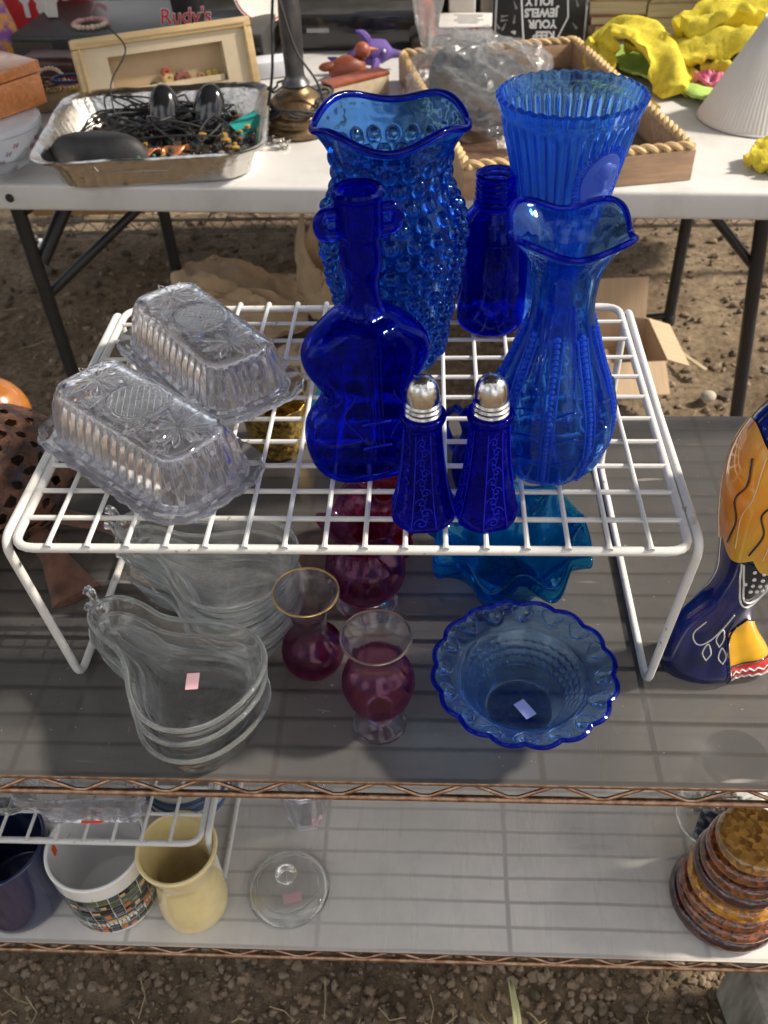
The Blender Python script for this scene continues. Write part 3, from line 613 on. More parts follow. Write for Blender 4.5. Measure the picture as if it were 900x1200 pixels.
# --- butter dishes
def butter(label, loc, rz, seed):
    t = thing('butter_dish', label, 'butter dish', loc, rz, 'pressed glass butter dishes')
    L_, W_, H_ = .141, .067, .056; n = 220
    def contour(l, w_, r): return resample(rrect(l, w_, r, 12), n)
    TH = np.arange(n)/n*2*PI
    base = contour(L_, W_, .022); 
    def nrm(P): d = np.roll(P, -1, 0)-np.roll(P, 1, 0); d /= np.linalg.norm(d, axis=1)[:, None]; return np.stack([d[:, 1], -d[:, 0]], -1)
    Nn = nrm(base); rib = (np.abs(np.sin(np.arange(n)*PI*44/n))-.4)
    rings = []
    for z, inset, ra in [(0, -.0025, 0), (.003, -.002, .0), (.005, .001, .2), (.008, .0015, 1), (.016, .003, 1), (.024, .0042, 1), (.027, .0056, 1), (.031, .0066, .6), (.0335, .0076, 0), (.0355, .0092, 0), (.0366, .012, 0)]:
        P = base-Nn*inset+Nn*(rib*.0020*ra)[:, None]; rings.append(np.c_[P, np.full(n, z+(.0012*np.abs(np.sin(np.arange(n)*PI*30/n)) if z == 0 else 0))])
    top = base-Nn*.0135
    def star(x, y, R, pet, hh):
        r = math.hypot(x, y); 
        if r > R: return 0
        a = math.atan2(y, x); return 0.5*hh*abs(math.cos(a*pet/2))**1.5*(1-(r/R)**2)*min(1, r/(R*.12))
    def rel(x, y):
        h = max(star(x-.043, y, .025, 8, .0022), star(x+.043, y, .025, 8, .0022))
        r = math.hypot(x/1.15, y)
        if r < .0175: h = max(h, .0010+.0004*abs(math.sin((x+y)*850)*math.sin((x-y)*850)))
        elif r < .0205: h = max(h, .0024)
        for sx in (-1, 1):
            for sy in (-1, 1): h = max(h, star(x-sx*.021, y-sy*.022, .012, 10, .0016))
        return h
    for i in range(1, 30):
        k = 1-i/30; P = top*[k, k] if False else np.stack([top[:, 0]*k, top[:, 1]*k], -1)
        rings.append(np.array([(p[0], p[1], .0370+rel(p[0], p[1])*min(1, i/2)) for p in P]))
    outer = rings; inner = []
    for z, inset in [(.0355-.0035, .0175), (.0300, .0115), (.025, .0085), (.012, .0052), (.0015, .0032)]:
        P = base-Nn*inset; inner.append(np.c_[P, np.full(n, z)])
    k0 = np.stack([top[:, 0]*.05, top[:, 1]*.05, np.full(n, .0332)], -1); k1 = np.stack([top[:, 0]*.8, top[:, 1]*.8, np.full(n, .0332)], -1)
    A = np.array(outer+[k0, k1]+inner); mb = MB(); mb.grid(np.concatenate([A, A[:1]], 0), True)
    lid = mb.build('lid', G_CUT, t); lid.location = (0, 0, .0052)
    zt_ = .0376
    for cx_ in (-.041, .041):
        mb = MB()
        for k in range(8):
            a = k*PI/4; P = [(cx_+(.0015+.0195*u)*math.cos(a+s_*.16*math.sin(PI*u)), (.0015+.0195*u)*math.sin(a+s_*.16*math.sin(PI*u)), zt_+.0004) for s_, us in ((1, np.linspace(0, 1, 8)), (-1, np.linspace(1, 0, 8))) for u in us]
            mb.tube(P, .00042, 5)
            a += PI/8; mb.tube([(cx_+.004*math.cos(a), .004*math.sin(a), zt_+.0003), (cx_+.014*math.cos(a), .014*math.sin(a), zt_+.0003)], [.0004, .0002], 5)
        mb.build('star_relief', G_RIM, lid)
    mb = MB()
    for rr_ in (.0172, .0196): mb.tube([(rr_*1.12*math.cos(a), rr_*math.sin(a), zt_+.0008) for a in np.linspace(0, 2*PI, 48, endpoint=False)], .0006, 6, closed=True)
    for k in range(-4, 5):
        d_ = k*.0038; hl = math.sqrt(max(0, .0165**2-d_**2))
        for s_ in (-1, 1): mb.tube([((d_-hl)*.75, s_*(d_+hl)*.70, zt_+.0014), ((d_+hl)*.75, s_*(d_-hl)*.70, zt_+.0014)], .00036, 5)
    mb.build('diamond_medallion', G_RIM, lid)
    mb = MB()
    for sx in (-1, 1):
        for sy in (-1, 1):
            for k in range(5):
                a = (k-2)*.42; x0_, y0_ = sx*.0215, sy*.0075; mb.tube([(x0_, y0_, zt_+.0003), (x0_+.009*math.sin(a), y0_+sy*.016*math.cos(a), zt_+.0003)], [.0005, .00025], 5)
    mb.build('fan_relief', G_RIM, lid)
    # tray
    b2 = contour(L_+.019, W_+.019, .028); N2 = nrm(b2); sc = np.abs(np.sin(np.arange(n)*PI*34/n)); rg = []
    for z, inset, s in [(0, .012, 0), (.0005, .009, 0), (.0035, .003, .3), (.0062, -.0004, 1), (.0078, .0002, 1), (.0080, .0018, .6), (.0056, .006, 0), (.0040, .012, 0)]:
        P = b2-N2*(inset-.0014*sc[:, None]*s); rg.append(np.c_[P, np.full(n, z)])
    mb = MB(); mb.grid(np.array(rg), True, True, True); mb.build('tray', G_CUT, t)
    return t
bd = butter('clear pressed glass butter dish nearer the front left corner of the rack', (-.1335, .081, RK), math.radians(-39), 1)
dup(bd, 'clear pressed glass butter dish nearer the back left corner of the rack', (-.1135, .184, RK), math.radians(-50))

# ============================================================ GLASSWARE ON THE UPPER SHELF
S = S1+.0006
def pear_outline(n=120, L_=.140, W_=.044):
    s = [(0, .004), (.004, .011), (.014, .0165), (.028, .019), (.045, .0200), (.060, .0260), (.078, .0380), (.096, .0450), (.114, .0440), (.129, .0345), (.138, .019), (.141, .0)]
    C = sm([(x, y) for x, y in s], n//2); up_ = C.tolist(); dn = [(x, -y) for x, y in C[::-1][1:]]
    P = resample(up_+dn, n); P[:, 0] -= .07; return P
PO = pear_outline()
def pear(label, loc, rz, sticker=False, k=1.0):
    t = thing('pear_dish', label, 'dish', loc, rz, 'clear pear-shaped glass dishes')
    P = PO*k; n = len(P); d = np.roll(P, -1, 0)-np.roll(P, 1, 0); d /= np.linalg.norm(d, axis=1)[:, None]; Nn = np.stack([d[:, 1], -d[:, 0]], -1)
    if (Nn*P).sum() < 0: Nn = -Nn
    rg = []
    for z, off in [(0, -.013), (.0008, -.0115), (.004, -.0085), (.010, -.006), (.018, -.0035), (.0245, -.001), (.0275, .0006), (.0292, .0002), (.0294, -.0016), (.0278, -.0030), (.023, -.0045), (.013, -.0078), (.0065, -.0115), (.0042, -.016)]:
        Q = P+Nn*off; rg.append(np.c_[Q, np.full(n, z)])
    for f in (.6, .25): rg.append(np.c_[(P+Nn*-.017)*f, np.full(n, .0036)])
    MB().grid(np.array(rg), True, True, True).build('bowl', G_CLR, t)
    Q = P+Nn*-.0008; MB().tube([(p[0], p[1], .0292) for p in Q], .0016, 8, closed=True).build('rim', G_RIM, t)
    mb = MB(); mb.tube([(-.068*k, 0, .0265), (-.074*k, .001, .029), (-.079*k, .003, .031), (-.084*k, .003, .031)], [.0035, .0028, .003, .0038], 10); mb.build('stem', G_CLR, t)
    A = np.array([[(-.060*k+.012*u, .010*k+.0055*v_*math.sin(PI*min(max(u, .05), .95))+.004*u, .0300+.0012*math.cos(v_*2)) for v_ in np.linspace(-1, 1, 7)] for u in np.linspace(0, 1, 9)])
    mb = MB(); mb.grid(A, False); mb.grid(A-[0, 0, .0022], False, flip=True); mb.build('leaf', G_CLR, t)
    if sticker:
        MB().box((.016, .004, .0050), (.0085, .0135, .0003), .72).build('price_sticker', pm('pink_sticker', (.86, .52, .55), .7, bump=.05, var=.03), t)
    return t
ang = math.radians(-36)
for i, (dx, dy, da, lb) in enumerate([(0, 0, -.03, 'bottom clear pear-shaped glass dish of the front stack of three'), (-.0015, .001, .02, 'middle clear pear-shaped glass dish of the front stack of three'), (.0005, .0005, 0, 'top pear-shaped glass dish of the front stack, pink price sticker inside')]):
    pear(lb, (-.124+dx, -.004+dy, S+.0158*i), ang+da, sticker=(i == 2), k=1.0)
for i, (dx, dy, da, lb) in enumerate([(0, 0, .02, 'lowest clear pear-shaped glass dish of the rear stack under the rack'), (.001, .002, -.03, 'second lowest clear pear-shaped glass dish of the rear stack under the rack'), (-.002, .001, .03, 'third clear pear-shaped glass dish up in the rear stack under the rack'), (.001, -.001, .0, 'topmost clear pear-shaped glass dish of the rear stack under the rack')]):
    pear(lb, (-.115+dx, .080+dy, S+.0150*i), math.radians(-25)+da, k=1.02)

CR = (.93, .92, .93); CB = (.80, .53, .69)
G_CB1 = glass('cranberry_fade_glass', CB, transp=.15, bump=.05, body=.01, bodycol=(.25, .03, .12), grad=[(.30, .42, CB, CR)])
G_CB2 = glass('cranberry_bulb_glass', CB, transp=.15, bump=.05, body=.01, bodycol=(.25, .03, .12), grad=[(.17, .24, CR, (.80, .52, .68)), (.62, .70, (.80, .52, .68), CR)])
GOLD = pm('gold_rim', (.75, .52, .22), .25, metal=1, bump=0)
t = thing('bud_vase', 'small cranberry-bulbed glass bud vase with clear flared neck and gold rim', 'vase', (-.0335, .036, S))
vp = [(.011, 0), (.0165, .001), (.0210, .008), (.0224, .016), (.0205, .025), (.0150, .032), (.0120, .037), (.0116, .044), (.0135, .055), (.0180, .066), (.0228, .075)]
mb = MB(); vessel(mb, vp, .0015, .004, n=64, no=50); mb.build('body', G_CB1, t)
MB().tube([(.0222*math.cos(a), .0222*math.sin(a), .0755) for a in np.linspace(0, 2*PI, 64, endpoint=False)], .0008, 8, closed=True).build('gold_rim', GOLD, t)
t = thing('footed_vase', 'small round cranberry glass vase with clear foot and wide clear collar', 'vase', (.0165, -.0145, S))
vp = [(.0175, 0), (.0185, .0015), (.0170, .004), (.0100, .010), (.0085, .015), (.0120, .020), (.0190, .028), (.0232, .040), (.0238, .048), (.0210, .058), (.0160, .065), (.0140, .070), (.0152, .077), (.0195, .084), (.0226, .089)]
mb = MB(); vessel(mb, vp, .0015, .018, n=64, no=70); mb.build('body', G_CB2, t)
MB().tube([(.0220*math.cos(a), .0220*math.sin(a), .0895) for a in np.linspace(0, 2*PI, 64, endpoint=False)], .0008, 8, closed=True).build('dark_rim', pm('lustre_rim', (.25, .2, .2), .2, metal=.9, bump=0), t)
G_PUR = glass('purple_glass', (.73, .47, .66), transp=.12, bump=.1, body=.03, bodycol=(.22, .02, .12), grad=[(.08, .16, CR, (.73, .47, .66))])
def mod_p(R, Z, TH, O):
    q = np.interp(Z, [.055, .075, .09], [0, .4, 1]); k = np.interp(Z, [0, .006, .012, .05, .06], [1, 1, .5, .5, 0])
    return R*(1+.03*k*np.abs(np.cos(5*TH)))+.0035*q*np.cos(4*TH), Z+.006*q*np.cos(4*TH)
def purple(label, loc, rz, mat):
    t = thing('crimped_vase', label, 'vase', loc, rz)
    vp = [(.022, 0), (.0235, .002), (.0205, .006), (.0150, .010), (.0200, .016), (.0275, .027), (.0298, .038), (.0275, .050), (.0205, .060), (.0175, .066), (.0190, .074), (.0240, .084), (.0300, .090)]
    mb = MB(); vessel(mb, vp, .0018, .013, n=96, no=64, mod=mod_p); mb.build('body', mat, t); return t
purple('purple ribbed glass vase with crimped mouth, half under the front of the rack', (.0015, .096, S), .3, G_PUR)
G_RED = glass('ruby_glass', (.80, .34, .46), transp=.12, bump=.1, body=.02, bodycol=(.35, .01, .03))
purple('ruby red crimped glass vase standing behind the purple vase under the rack', (.012, .158, S), .9, G_RED)

# --- scalloped blue bowl
G_BOWL = glass('bowl_glass', (.68, .83, .975), transp=.18, bump=.10, body=.03, bodycol=(.02, .07, .6))
t = thing('scalloped_bowl', 'blue glass bowl with scalloped petal rim and a small sticker inside', 'bowl', (.1115, -.003, S), math.radians(8))
bprof = [(.021, 0), (.0235, .0005), (.0250, .003), (.0300, .014), (.0365, .026), (.0415, .034), (.0440, .0375), (.0500, .0400), (.0570, .0425), (.0600, .0445)]
def mod_b(R, Z, TH, O):
    q = np.interp(R, [.046, .060], [0, 1]); sc = np.abs(np.cos(8*TH))
    R2 = R+q*.0030*(sc-.6)
    # raised petals on the flange, thumbprint rows on the wall
    ph = (TH*16/(2*PI)) % 1; pet = np.exp(-((ph-.5)/.16)**2)*np.exp(-((R-.0515)/.0042)**2)
    row = np.abs(np.sin(TH*18+(np.floor(Z/.0048) % 2)*PI/2))*np.abs(np.sin(PI*Z/.0048))
    wl_ = np.interp(Z, [.012, .015, .031, .034], [0, 1, 1, 0])*(O > .75)
    return R2-row*wl_*.0012, Z+pet*.0018*(O < .75)+pet*.0016*(O > .75)*-1
mb = MB(); vessel(mb, bprof, .0026, .0035, n=288, no=90, mod=mod_b); bw = mb.build('bowl', G_BOWL, t)
P = []
for a in np.linspace(0, 2*PI, 192, endpoint=False):
    r = .0590+.0030*(abs(math.cos(8*a))-.6); P.append((r*math.cos(a), r*math.sin(a), .0450))
MB().tube(P, .0016, 8, closed=True).build('rim', G_COB, t)
for k in range(16):
    a = (k+.5)*2*PI/16; Q = []
    for u in np.linspace(0, 2*PI, 16, endpoint=False):
        r = .0518+.0056*math.cos(u); aa = a+(.0068*math.sin(u)*(1+.42*math.cos(u)))/.0515; Q.append((r*math.cos(aa), r*math.sin(aa), .0432+(r-.0515)*.33))
    MB().tube(Q, .00055, 5, closed=True).build('petal_relief', G_BOWL, t)
MB().box((.003, -.002, .0042), (.0085, .0145, .0003), .45).build('price_sticker', pm('lilac_sticker', (.45, .5, .95), .7, bump=.03, var=.03), t)

# --- teal ruffled bowls (two nested)
G_TEAL = glass('teal_glass', (.22, .70, .92), transp=.14, bump=.1, body=.02, bodycol=(.0, .18, .34))
def teal(label, loc, rz, k):
    t = thing('ruffled_bowl', label, 'bowl', loc, rz, 'nested teal ruffled bowls')
    tp = [(.024, 0), (.026, .001), (.030, .010), (.040, .026), (.050, .038), (.0585, .046)]
    def mod(R, Z, TH, O):
        q = np.interp(R, [.03, .046, .0585], [0, .35, 1]); return (R*(1+.06*q*np.cos(8*TH)))*k, Z-.0075*q*np.cos(8*TH)
    mb = MB(); vessel(mb, tp, .0026, .004, n=200, no=50, mod=mod); mb.build('bowl', G_TEAL, t)
    return t
teal('lower of two nested teal blue ruffled glass bowls under the rack', (.109, .118, S), .49, 1.02)
teal('upper of two nested teal blue ruffled glass bowls under the rack', (.109, .118, S+.011), .49, 1.0)

# --- cobalt pitcher and ball vase behind, under the rack
t = thing('cobalt_creamer', 'small cobalt glass creamer with curved handle under the rack, behind the shakers', 'creamer', (.096, .232, S), 2.4)
mb = MB(); vessel(mb, [(.020, 0), (.022, .001), (.026, .010), (.0285, .025), (.0265, .042), (.0215, .055), (.0205, .064), (.0235, .076)], .0022, .004, n=64, no=40); mb.build('body', G_DEEP, t)
MB().tube([(.021, 0, .068), (.034, 0, .070), (.045, 0, .060), (.046, 0, .045), (.038, 0, .030), (.027, 0, .024)], [.004, .0036, .0034, .0034, .0036, .0042], 10).build('handle', G_DEEP, t)
t = thing('cobalt_jar', 'round-shouldered cobalt glass jar under the rack, behind the small creamer', 'jar', (.132, .285, S))
mb = MB(); vessel(mb, [(.020, 0), (.024, .002), (.030, .016), (.032, .035), (.030, .055), (.024, .068), (.020, .073), (.021, .078)], .0022, .004, n=64, no=40); mb.build('body', G_COB, t)
# gold cup
t = thing('gold_leaf_votive', 'crinkled gold and amber glass votive under the rack, between butter dishes and violin bottle', 'votive', (-.092, .292, S))
mb = MB(); vessel(mb, [(.020, 0), (.024, .002), (.027, .02), (.028, .04), (.030, .052)], .002, .004, n=64, no=30, mod=lambda R, Z, TH, O: (R+.0012*np.sin(9*TH+Z*300)*np.sin(Z*500+3*TH), Z))
mb.build('body', pm('gold_foil_glass', (.55, .38, .08), .2, metal=.7, var=.6, vscale=160, bump=.8, bscale=260, col2=(.10, .05, .015)), t)
# ============================================================ LOWER SHELF
B = S2+.0006
CER_W = pm('white_glaze', (.80, .79, .77), .12, var=.03, bump=.03, coat=.5)
CER_C = pm('cream_glaze', (.80, .66, .33), .15, var=.06, bump=.04, coat=.5)
CER_N = pm('navy_glaze', (.012, .018, .07), .15, var=.2, bump=.04, coat=.6)
def mug(name, label, loc, prof, thick, base, mat, rz, handle=None, n=72):
    t = thing(name, label, 'mug', loc, rz); mb = MB(); vessel(mb, prof, thick, base, n=n, no=50); mb.build('cup', mat, t)
    if handle:
        r, z0, z1, d = handle
        MB().tube([(r-.002, 0, z1), (r+d*.6, 0, z1+.004), (r+d, 0, z1-.012), (r+d, 0, z0+.014), (r+d*.6, 0, z0), (r-.002, 0, z0+.002)], .0052, 12).build('handle', mat, t)
    return t
mug('navy_mug', 'glossy navy blue mug, leftmost on the lower shelf', (-.335, .012, B), [(.034, 0), (.040, .002), (.043, .02), (.044, .05), (.044, .094)], .0035, .006, CER_N, 2.2, (.044, .02, .075, .028))
tm = mug('picture_mug', 'white mug with colourful illustrated band and orange sticker inside, between navy and cream mugs', (-.244, .012, B), [(.033, 0), (.037, .002), (.040, .012), (.0425, .05), (.044, .095)], .0032, .006, CER_W, 2.7, (.042, .02, .072, .026))
# printed band: rows of little coloured roofs and houses
mats = [pm('print_%s' % k, c, .25, var=.15, bump=0) for k, c in dict(orange=(.62, .19, .06), grey=(.22, .22, .24), slate=(.06, .08, .10), sand=(.62, .46, .24), green=(.10, .13, .07), black=(.015, .015, .015), olive=(.42, .34, .10)).items()]
rr_ = np.random.RandomState(3); mb = MB()
def band_cell(a0, a1, z0, z1, mi, off):
    A = []
    for z in (z0, z1):
        A.append([((np.interp(z, [.012, .05, .095], [.040, .0425, .044])+off)*math.cos(a), (np.interp(z, [.012, .05, .095], [.040, .0425, .044])+off)*math.sin(a), z) for a in np.linspace(a0, a1, 5)])
    mb.grid(np.array(A), False, mi=mi)
band_cell(1.33, 4.62, .010, .082, 1, .00015)
for i in range(15):
    for j in range(7):
        a = 1.35+i*.215+rr_.uniform(-.01, .01); z = .012+j*.0094; k = rr_.choice([0, 1, 1, 2, 2, 3, 4, 4, 5, 0, 3])
        band_cell(a, a+.205, z, z+.0088, rr_.choice([2, 4, 5]), .0003)
        band_cell(a+.01, a+rr_.uniform(.11, .19), z+.0008, z+rr_.uniform(.0040, .0080), k, .00045)
for i in range(3):
    for j in range(22):
        band_cell(4.62+i*.045, 4.62+i*.045+.04, .012+j*.0031, .012+j*.0031+.0026, 0 if (i+j) % 2 else 3, .0004)
for i in range(8): band_cell(4.77+i*.1, 4.87+i*.1, .010, .083, 6, .0003)
for (a, z) in [(4.95, .03), (5.0, .05), (4.98, .065), (5.1, .04), (5.15, .06)]: band_cell(a, a+.05, z, z+.005, 5, .0005)
mb.build('printed_band', mats, tm)
ORG = pm('orange_sticker', (.95, .12, .02), .6, bump=0, var=.03)
A = [[((.0402)*math.cos(a), (.0402)*math.sin(a), z) for a in np.linspace(.35, .50, 5)] for z in (.072, .089)]
MB().grid(np.array(A), False).build('orange_sticker', ORG, tm)
MB().box((.008, .006, .0068), (.016, .010, .0003), .5).build('price_sticker', MC['pink_sticker'], tm)
mug('cream_mug', 'tall waisted cream yellow pottery mug in front of the small wire rack', (-.1685, .006, B), [(.026, 0), (.0295, .002), (.0315, .014), (.0310, .03), (.0278, .055), (.0270, .070), (.0300, .085), (.0345, .099), (.0355, .104)], .0036, .006, CER_C, 2.0)
# glass lid with knob
t = thing('glass_lid', 'round clear glass lid with a knob and pink sticker, lying on the lower shelf', 'lid', (-.0825, .0215, B))
mb = MB(); pr = sm([(.0375, .000), (.0390, .003), (.0385, .0065), (.0330, .0105), (.022, .0145), (.010, .017), (.0055, .019), (.0060, .022), (.0095, .027), (.0100, .031), (.0070, .0345), (.0006, .0355)], 60).tolist()
pr += [(.0004, .012), (.012, .0125), (.022, .0110), (.032, .0070), (.0350, .003), (.0352, .0002)]
mb.lathe(pr+[pr[0]], 72); mb.build('lid', G_CLR, t)
MB().tube([(.0288*math.cos(a), .0288*math.sin(a), .0124) for a in np.linspace(0, 2*PI, 64, endpoint=False)], .0008, 6, closed=True).build('raised_ring', G_CLR, t)
MB().box((.004, -.008, .0008), (.017, .010, .0004), .2).build('price_sticker', MC['pink_sticker'], t)
# faceted crystal votive
t = thing('crystal_votive', 'small faceted clear crystal votive with pink sticker, on the lower shelf behind the glass lid', 'votive', (-.074, .098, B), .2)
mb = MB(); vessel(mb, [(.016, 0), (.0185, .001), (.0215, .03), (.0235, .060)], .004, .010, n=48, no=24, mod=lambda R, Z, TH, O: (R*np.where(O > .75, np.cos(PI/6)/np.cos((TH % (PI/3))-PI/6), 1)*(1+.02*np.sin(TH*24)*np.sin(Z*900)*(O > .75)), Z))
mb.build('body', G_CUT, t); MB().box((.010, -.0125, .012), (.012, .0006, .010), .6).build('price_sticker', MC['pink_sticker'], t)
# cut crystal dish on the small rack
RZ = S2+.112+.0058
t = thing('cut_crystal_dish', 'square cut crystal dish with swirling facets and red sticker on the small wire rack', 'dish', (-.243, .050, RZ), .03)
mb = MB(); n = 160; o_ = resample(rrect(.084, .062, .008, 6), n); rg = []
for z, k in [(0, .90), (.001, .95), (.012, 1.0), (.024, 1.08), (.038, 1.2), (.048, 1.3), (.052, 1.32)]:
    ph = np.arange(n)/n*2*PI; f = 1+.022*np.abs(np.sin(ph*11+z*60))*(0 < z < .05)+.018*np.abs(np.sin(ph*11-z*90))*(0 < z < .05)+(.02*np.sin(ph*10) if z > .045 else 0)
    rg.append(np.c_[o_*k*f[:, None], np.full(n, z)])
for z, k in [(.052, 1.24), (.045, 1.18), (.03, 1.02), (.012, .88), (.008, .7), (.008, .3)]: rg.append(np.c_[o_*k, np.full(n, z)])
mb.grid(np.array(rg), True, True, True); mb.build('dish', G_CUT, t)
mb = MB()
for cx_ in (-.022, .022):
    for k in range(12):
        a = k*PI/6; mb.tube([(cx_+.003*math.cos(a), -.0315, .016+.003*math.sin(a)), (cx_+.014*math.cos(a+.5), -.0335, .019+.012*math.sin(a+.5))], [.0006, .0011], 5)
mb.build('cut_stars', G_CUT, t); MB().box((.002, -.0345, .010), (.018, .0006, .0035), .0).build('red_sticker', pm('red_sticker', (.75, .05, .04), .6, bump=0), t)
t = thing('small_tumbler', 'plain clear glass tumbler on the small wire rack, left of the crystal dish', 'tumbler', (-.322, .046, RZ))
mb = MB(); vessel(mb, [(.018, 0), (.021, .001), (.023, .02), (.025, .06)], .0022, .006, n=48, no=24); mb.build('body', G_CLR, t)
# striped bowls stacked under the small rack
for i in range(3):
    t = thing('striped_bowl', ['bottom grey and blue banded pottery bowl of the stack behind the cream mug', 'middle blue banded pottery bowl of the stack behind the cream mug', 'top pale banded pottery bowl of the stack behind the cream mug'][i], 'bowl', (-.192, .115, B+.014*i), .3*i, 'banded pottery bowls')
    mb = MB(); vessel(mb, [(.020, 0), (.024, .001), (.033, .012), (.041, .028), (.044, .040)], .0034, .005, n=64, no=30)
    mb.build('bowl', [pm('stone_glaze', (.48, .47, .42), .25, var=.08, bump=.05), pm('slate_glaze', (.10, .14, .22), .25, var=.1, bump=.05), pm('stone_glaze2', (.55, .54, .5), .25, bump=.05)][i], t)
    for zz, r in ((.018, .0366), (.033, .0428)): MB().tube([(r*math.cos(a), r*math.sin(a), zz) for a in np.linspace(0, 2*PI, 60, endpoint=False)], .0016, 6, closed=True).build('blue_band', pm('blue_glaze', (.05, .10, .24), .25, bump=0), t)
# amber stacked discs
t = thing('amber_disc_stack', 'cone-shaped stack of amber, brown and purple resin discs at the lower right corner', 'ornament', (.322, .020, B), .3)
def chips(name, c, c2, body=.35):
    if name in MC: return MC[name]
    m, tt, N, L = nt(name); MC[name] = m
    o = N.new('ShaderNodeOutputMaterial'); b = N.new('ShaderNodeBsdfPrincipled'); L.new(b.outputs[0], o.inputs[0])
    tc = N.new('ShaderNodeTexCoord'); v1 = N.new('ShaderNodeTexVoronoi'); v1.inputs['Scale'].default_value = 230; L.new(tc.outputs['Object'], v1.inputs[0])
    sp = N.new('ShaderNodeSeparateColor'); L.new(v1.outputs['Color'], sp.inputs[0])
    r = ramp(N, L, sp.outputs[0], [(0, c2), (.6, c), (1, tuple(min(1, x*1.7) for x in c))]); L.new(r.outputs[0], b.inputs['Base Color'])
    b.inputs['Roughness'].default_value = .08; b.inputs['Coat Weight'].default_value = 1; b.inputs['Coat Roughness'].default_value = .03; b.inputs['Transmission Weight'].default_value = .35
    bp = N.new('ShaderNodeBump'); bp.inputs['Strength'].default_value = .35; bp.inputs['Distance'].default_value = .002; L.new(v1.outputs['Distance'], bp.inputs['Height']); L.new(bp.outputs[0], b.inputs['Normal'])
    return m
AM = dict(p=chips('plum_resin', (.06, .008, .012), (.03, .004, .008)), b=chips('brown_resin', (.24, .065, .014), (.07, .016, .005)), y=chips('gold_resin', (.60, .26, .02), (.26, .08, .008)), a=chips('pale_amber_resin', (.42, .22, .05), (.22, .09, .02)))
z = 0
for i, (k, r, h) in enumerate([('p', .0500, .022), ('b', .0475, .017), ('b', .0445, .016), ('y', .0420, .020), ('p', .0400, .020), ('b', .0370, .019), ('b', .0340, .018), ('a', .0310, .018)]):
    h *= .86
    pr = [(r*.75, z+.0002), (r*.93, z+.001), (r, z+h*.35), (r, z+h*.65), (r*.93, z+h-.001), (r*.75, z+h-.0002)]; pr = sm(pr, 14)
    MB().lathe(pr, 64, (.0009*math.sin(i*2), .0009*math.cos(i*3), 0)).build('disc', AM[k], t); z += h*.93
# labelled jar
t = thing('snow_jar', 'glass jar with a dark blue printed label behind the amber disc stack', 'jar', (.330, .104, B), .5)
mb = MB(); vessel(mb, [(.030, 0), (.035, .002), (.0365, .012), (.0365, .07), (.033, .082), (.027, .088), (.027, .100)], .002, .005, n=64, no=40); mb.build('jar', G_CLR, t)
A = [[(.0369*math.cos(a), .0369*math.sin(a), z) for a in np.linspace(-2.9, -1.2, 24)] for z in np.linspace(.012, .066, 12)]
m_ = pm('scene_label', (.5, .5, .5), .4, col2=(.012, .03, .07), vscale=75, vs=(.45, .6), bump=0, detail=8); MB().grid(np.array(A), False).build('label', m_, t)
for zz in (.011, .067): MB().tube([(.0371*math.cos(a), .0371*math.sin(a), zz) for a in np.linspace(-2.9, -1.2, 24)], .0006, 5).build('label_edge', pm('silver_edge', (.5, .5, .5), .3, metal=1), t)
mb = MB(); rj = np.random.RandomState(5)
for i in range(70):
    a = rj.uniform(0, 6.28); r = rj.uniform(0, .028); mb.ball((r*math.cos(a), r*math.sin(a), rj.uniform(.010, .050)), rj.uniform(.003, .005), 6)
mb.build('trinkets', pm('mixed_trinkets', (.35, .32, .3), .35, col2=(.06, .05, .05), vscale=60, metal=.4), t)
MB().lathe([(.0285, .098), (.0292, .099), (.0292, .109), (.0275, .111), (.0005, .111)], 48).build('lid', pm('tin_lid', (.35, .3, .26), .35, metal=1), t)
# weathered carved block on the ground
t = thing('carved_planter', 'weathered grey and white scrolled wooden planter on the ground, bottom right corner', 'planter', (.418, .008, 0), .15)
WTH = pm('weathered_wood', (.38, .37, .33), .8, var=.3, vscale=30, bump=.5, stretch=(1, 1, .2), col2=(.13, .12, .1)); WHP = pm('chipped_white', (.62, .62, .58), .6, var=.1, vscale=60, bump=.3, col2=(.35, .34, .3))
MB().box((0, .0, .06), (.085, .08, .12)).build('block', WTH, t, bevel=.006)
for i, (z_, dx) in enumerate(((.036, -.006), (.072, -.01), (.108, -.014))):
    MB().tube([(-.040+dx*.4, -.045, z_+.012), (-.028, -.050, z_-.004), (-.010, -.052, z_-.012), (.012, -.050, z_-.014), (.034, -.046, z_-.010)], [.006, .010, .012, .012, .009], 10).build('scroll', WHP, t)

# ============================================================ UPPER SHELF FIGURES
WOODD = pm('carved_wood', (.12, .045, .018), .55, var=.4, vscale=60, bump=1., bscale=180, col2=(.025, .010, .006), vs=(.42, .58))
t = thing('carved_turtle', 'carved openwork wooden turtle with lacy shell and polished orange head, left of the rack', 'figurine', (-.318, .185, S))
rt0 = random.Random(2); bm = bmesh.new(); bmesh.ops.create_icosphere(bm, subdivisions=5, radius=1)
for v_ in bm.verts:
    nn = Vector((nz(v_.co.x*3, v_.co.y*3, 1, v_.co.z*2), nz(v_.co.y*3, v_.co.z*3, 1, 4), nz(v_.co.z*3, v_.co.x*3, 1, 9)))*.04+Vector((rt0.uniform(-1, 1), rt0.uniform(-1, 1), rt0.uniform(-1, 1)))*.012
    v_.co = (v_.co+nn)
bmesh.ops.dissolve_limit(bm, angle_limit=.0001, verts=bm.verts, edges=bm.edges)
